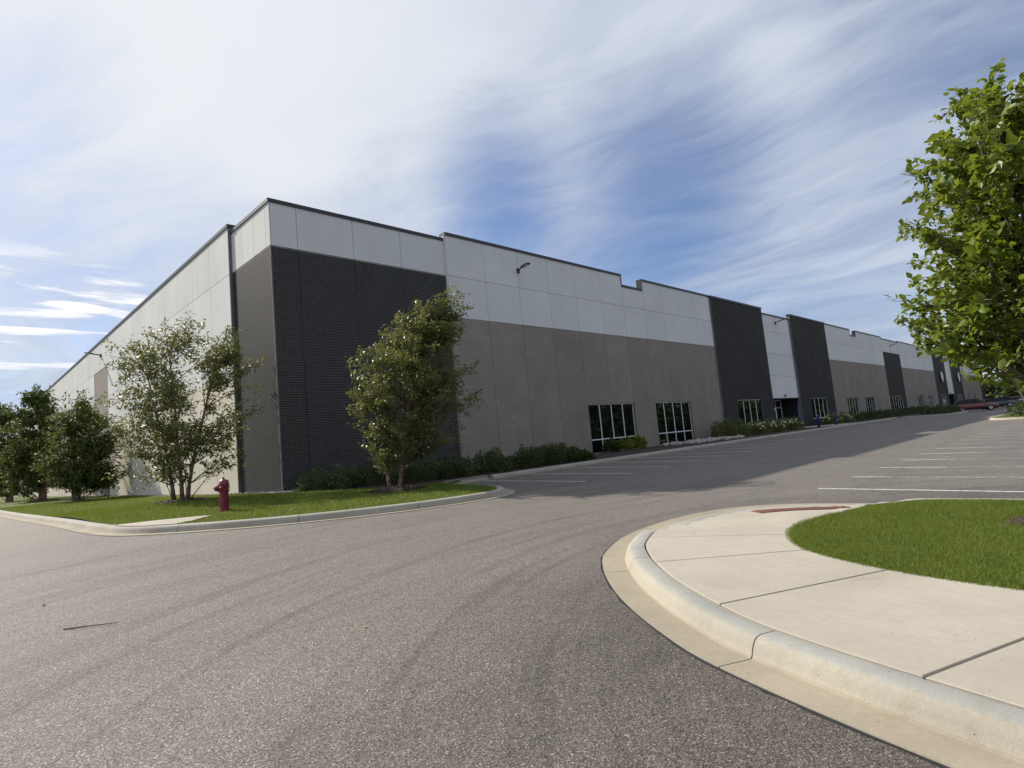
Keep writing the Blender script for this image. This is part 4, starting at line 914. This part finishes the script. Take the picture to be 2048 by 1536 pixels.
# ------------------------------------------------------------------ cars
def car(name, label, loc, rz, paint, L=4.6, Wd=1.84, Hh=1.66, hatch=True):
    e = empty(name, loc, rz, label, 'car', 'cars parked at the far end')      # nose along +x
    hw = Wd/2
    st = [(-L/2, .55, .95, .80), (-L/2+.12, .32, 1.02, .88), (-L/2+.6, .24, 1.04, .98), (-.2, .22, 1.02, 1.), (.75, .22, 1.0, 1.), (1.35, .24, .96, .98), (L/2-.35, .28, .84, .92), (L/2-.06, .36, .70, .80), (L/2, .45, .62, .72)]
    rings = []
    for x, z0, z1, w in st:
        h = hw*w; zm = z0*.45+z1*.55; rings.append([(x, -h*.86, z0), (x, -h*.98, z0+.12), (x, -h, zm), (x, -h*.94, z1-.05), (x, -h*.80, z1), (x, h*.80, z1), (x, h*.94, z1-.05), (x, h, zm), (x, h*.98, z0+.12), (x, h*.86, z0)])
    bd_ = MB().ring_loft(rings).build('body', paint, e, True)
    xr = -L/2+.12 if hatch else -L/2+.75
    gs = [(xr, 1.0, .02, .80), (xr+.35, 1.0, Hh-.14-1.0, .76), (-.55, 1.0, Hh-1.0-.02, .74), (.1, 1.0, Hh-1.0-.05, .74), (1.35, .97, .03, .80)]
    rings = [[(x, -hw*w, z0), (x, -hw*(w-.12), z0+h), (x, hw*(w-.12), z0+h), (x, hw*w, z0)] for x, z0, h, w in gs]
    MB().ring_loft(rings).build('windows', MAT['glass'], e)
    rf = [[(x, -hw*(w-.11), z0+h-.03), (x, -hw*(w-.16), z0+h+.03), (x, hw*(w-.16), z0+h+.03), (x, hw*(w-.11), z0+h-.03)] for x, z0, h, w in gs[1:4]]
    MB().ring_loft(rf).build('roof', paint, e)
    for x in (-.62, .38):
        for s in (-1, 1): MB().tube([(x, s*hw*.81, 1.0), (x+.03, s*hw*.66, Hh-.05)], .035, 5).build('pillar', paint, e)
    for x in (-L/2+.85, L/2-.88):
        for s in (-1, 1):
            w = MB().lathe([(.33, -.11), (.345, -.07), (.345, .07), (.33, .11), (.22, .112)], 20, (0, s, 0), (x, s*(hw-.10), .345)).build('wheel', MAT['black'], e)
            MB().lathe([(.22, .113), (.20, .118), (.05, .10)], 10, (0, s, 0), (x, s*(hw-.10), .345)).build('rim', MAT['rim'], w)
    for s in (-1, 1):
        MB().box(-L/2-.005, -L/2+.16, s*hw*.62-.16*(s > 0)-.0, s*hw*.62+.16*(s < 0)+.0, .80, .97).build('tail_light', MAT['tail'], e); MB().box(L/2-.30, L/2-.05, s*hw*.60-.13, s*hw*.60+.13, .66, .76).build('headlight', MAT['lens'], e)
        MB().box(.95, 1.12, s*(hw+.02), s*(hw+.16), 1.0, 1.12).build('mirror', paint, e) if s > 0 else MB().box(.95, 1.12, -(hw+.16), -(hw+.02), 1.0, 1.12).build('mirror', paint, e)
    MB().box(-L/2-.012, -L/2, -.26, .26, .62, .75).build('number_plate', MAT['lens'], e)
    return e
def gz(x, y): return zr(x, y)
car('parked_car', 'dark red hatchback parked nearest in the far bays', (88, -11.2, gz(88, -11.2)), R_(-76), carpaint('dark_red_paint', (.12, .006, .012)), 4.7, 1.86, 1.68)
car('parked_car', 'dark blue-black car parked next to the red hatchback', (97.5, -12.4, gz(97, -12)), R_(-78), carpaint('dark_blue_paint', (.012, .016, .022)), 4.6, 1.8, 1.5, False)
car('parked_car', 'black car third from the left in the far row', (105, -13, gz(105, -13)), R_(-80), carpaint('black_paint', (.008, .008, .01)), 4.7, 1.85, 1.62)
car('parked_car', 'silver car fourth in the far row', (113, -13.6, gz(113, -13)), R_(-82), carpaint('silver_paint', (.38, .39, .40)), 4.5, 1.8, 1.45, False)
car('parked_car', 'dark car farthest right in the far row under the trees', (121, -14.4, gz(121, -14)), R_(-84), carpaint('grey_paint', (.05, .05, .055)), 4.6, 1.82, 1.6)
# island in the far right of the car park
kf = empty('kerb', kind='structure', label='kerb of the far planted island in the car park', cat='kerb')
ISF = [(54,-24.6), (48,-24.4), (46.2,-22), (45.9,-18.6), (47.4,-16.9), (52,-16.8), (58,-17.0), (60,-19), (60,-23), (57,-24.6), (54,-24.6)]
CF = catmull(ISF, .5); kerb_run(kf, CF, -1, .05, 3.05, step=.8, gap_strip=False); KF = offset(CF, -.3)
tag(patch('lawn', [(p.x, p.y) for p in KF[:-1]], lambda x, y: zr(x, y)+.16, MAT['lawn'], 1.), 'small grass island far out in the car park', 'lawn', kind='structure')
for i, (x, y) in enumerate([(49.0, -19.4), (51.4, -18.8), (53.5, -20.2)]): shrub('shrub', 'dark shrub on the far car park island, '+['nearest', 'middle', 'farthest'][i], x, y, 1.2, 1.1, 1100, .15, 150+i, MAT['shrub'], 'far car park island shrubs')
# twigs and dry leaves on the asphalt
for i, (x, y, a, l) in enumerate([(-8.88, -14.87, -.65, .56)]):
    e = MB().tube([(0, 0, .006), (l*.4, .012, .008), (l*.7, -.01, .010), (l, .01, .007)], [.008, .007, .006, .004], 5).build('twig', MAT['stick']); e.location = (x, y, zr(x, y)+.004); e.rotation_euler = (0, 0, a)
    tag(e, ['long reddish twig lying at the left of the driveway', 'short dry twig on the asphalt below the centre', 'dry twig on the asphalt near the curved kerb'][i], 'twig')
for i, (x, y) in enumerate([(-8.9, -13.2), (-6.85, -17.9)]):
    o = leaf_mesh('fallen_leaf', np.zeros((1, 3)), np.array([[1., .2, .1]]), .055, 200+i, MAT['leafdry'], None, .6, True); o.location = (x, y, zr(x, y)+.008); o.rotation_euler = (0, 0, i*1.7)
    tag(o, 'small fallen leaf on the asphalt, '+['farthest and leftmost', 'nearest the middle of the driveway', 'close to the short twig', 'beside the gutter'][i], 'leaf')
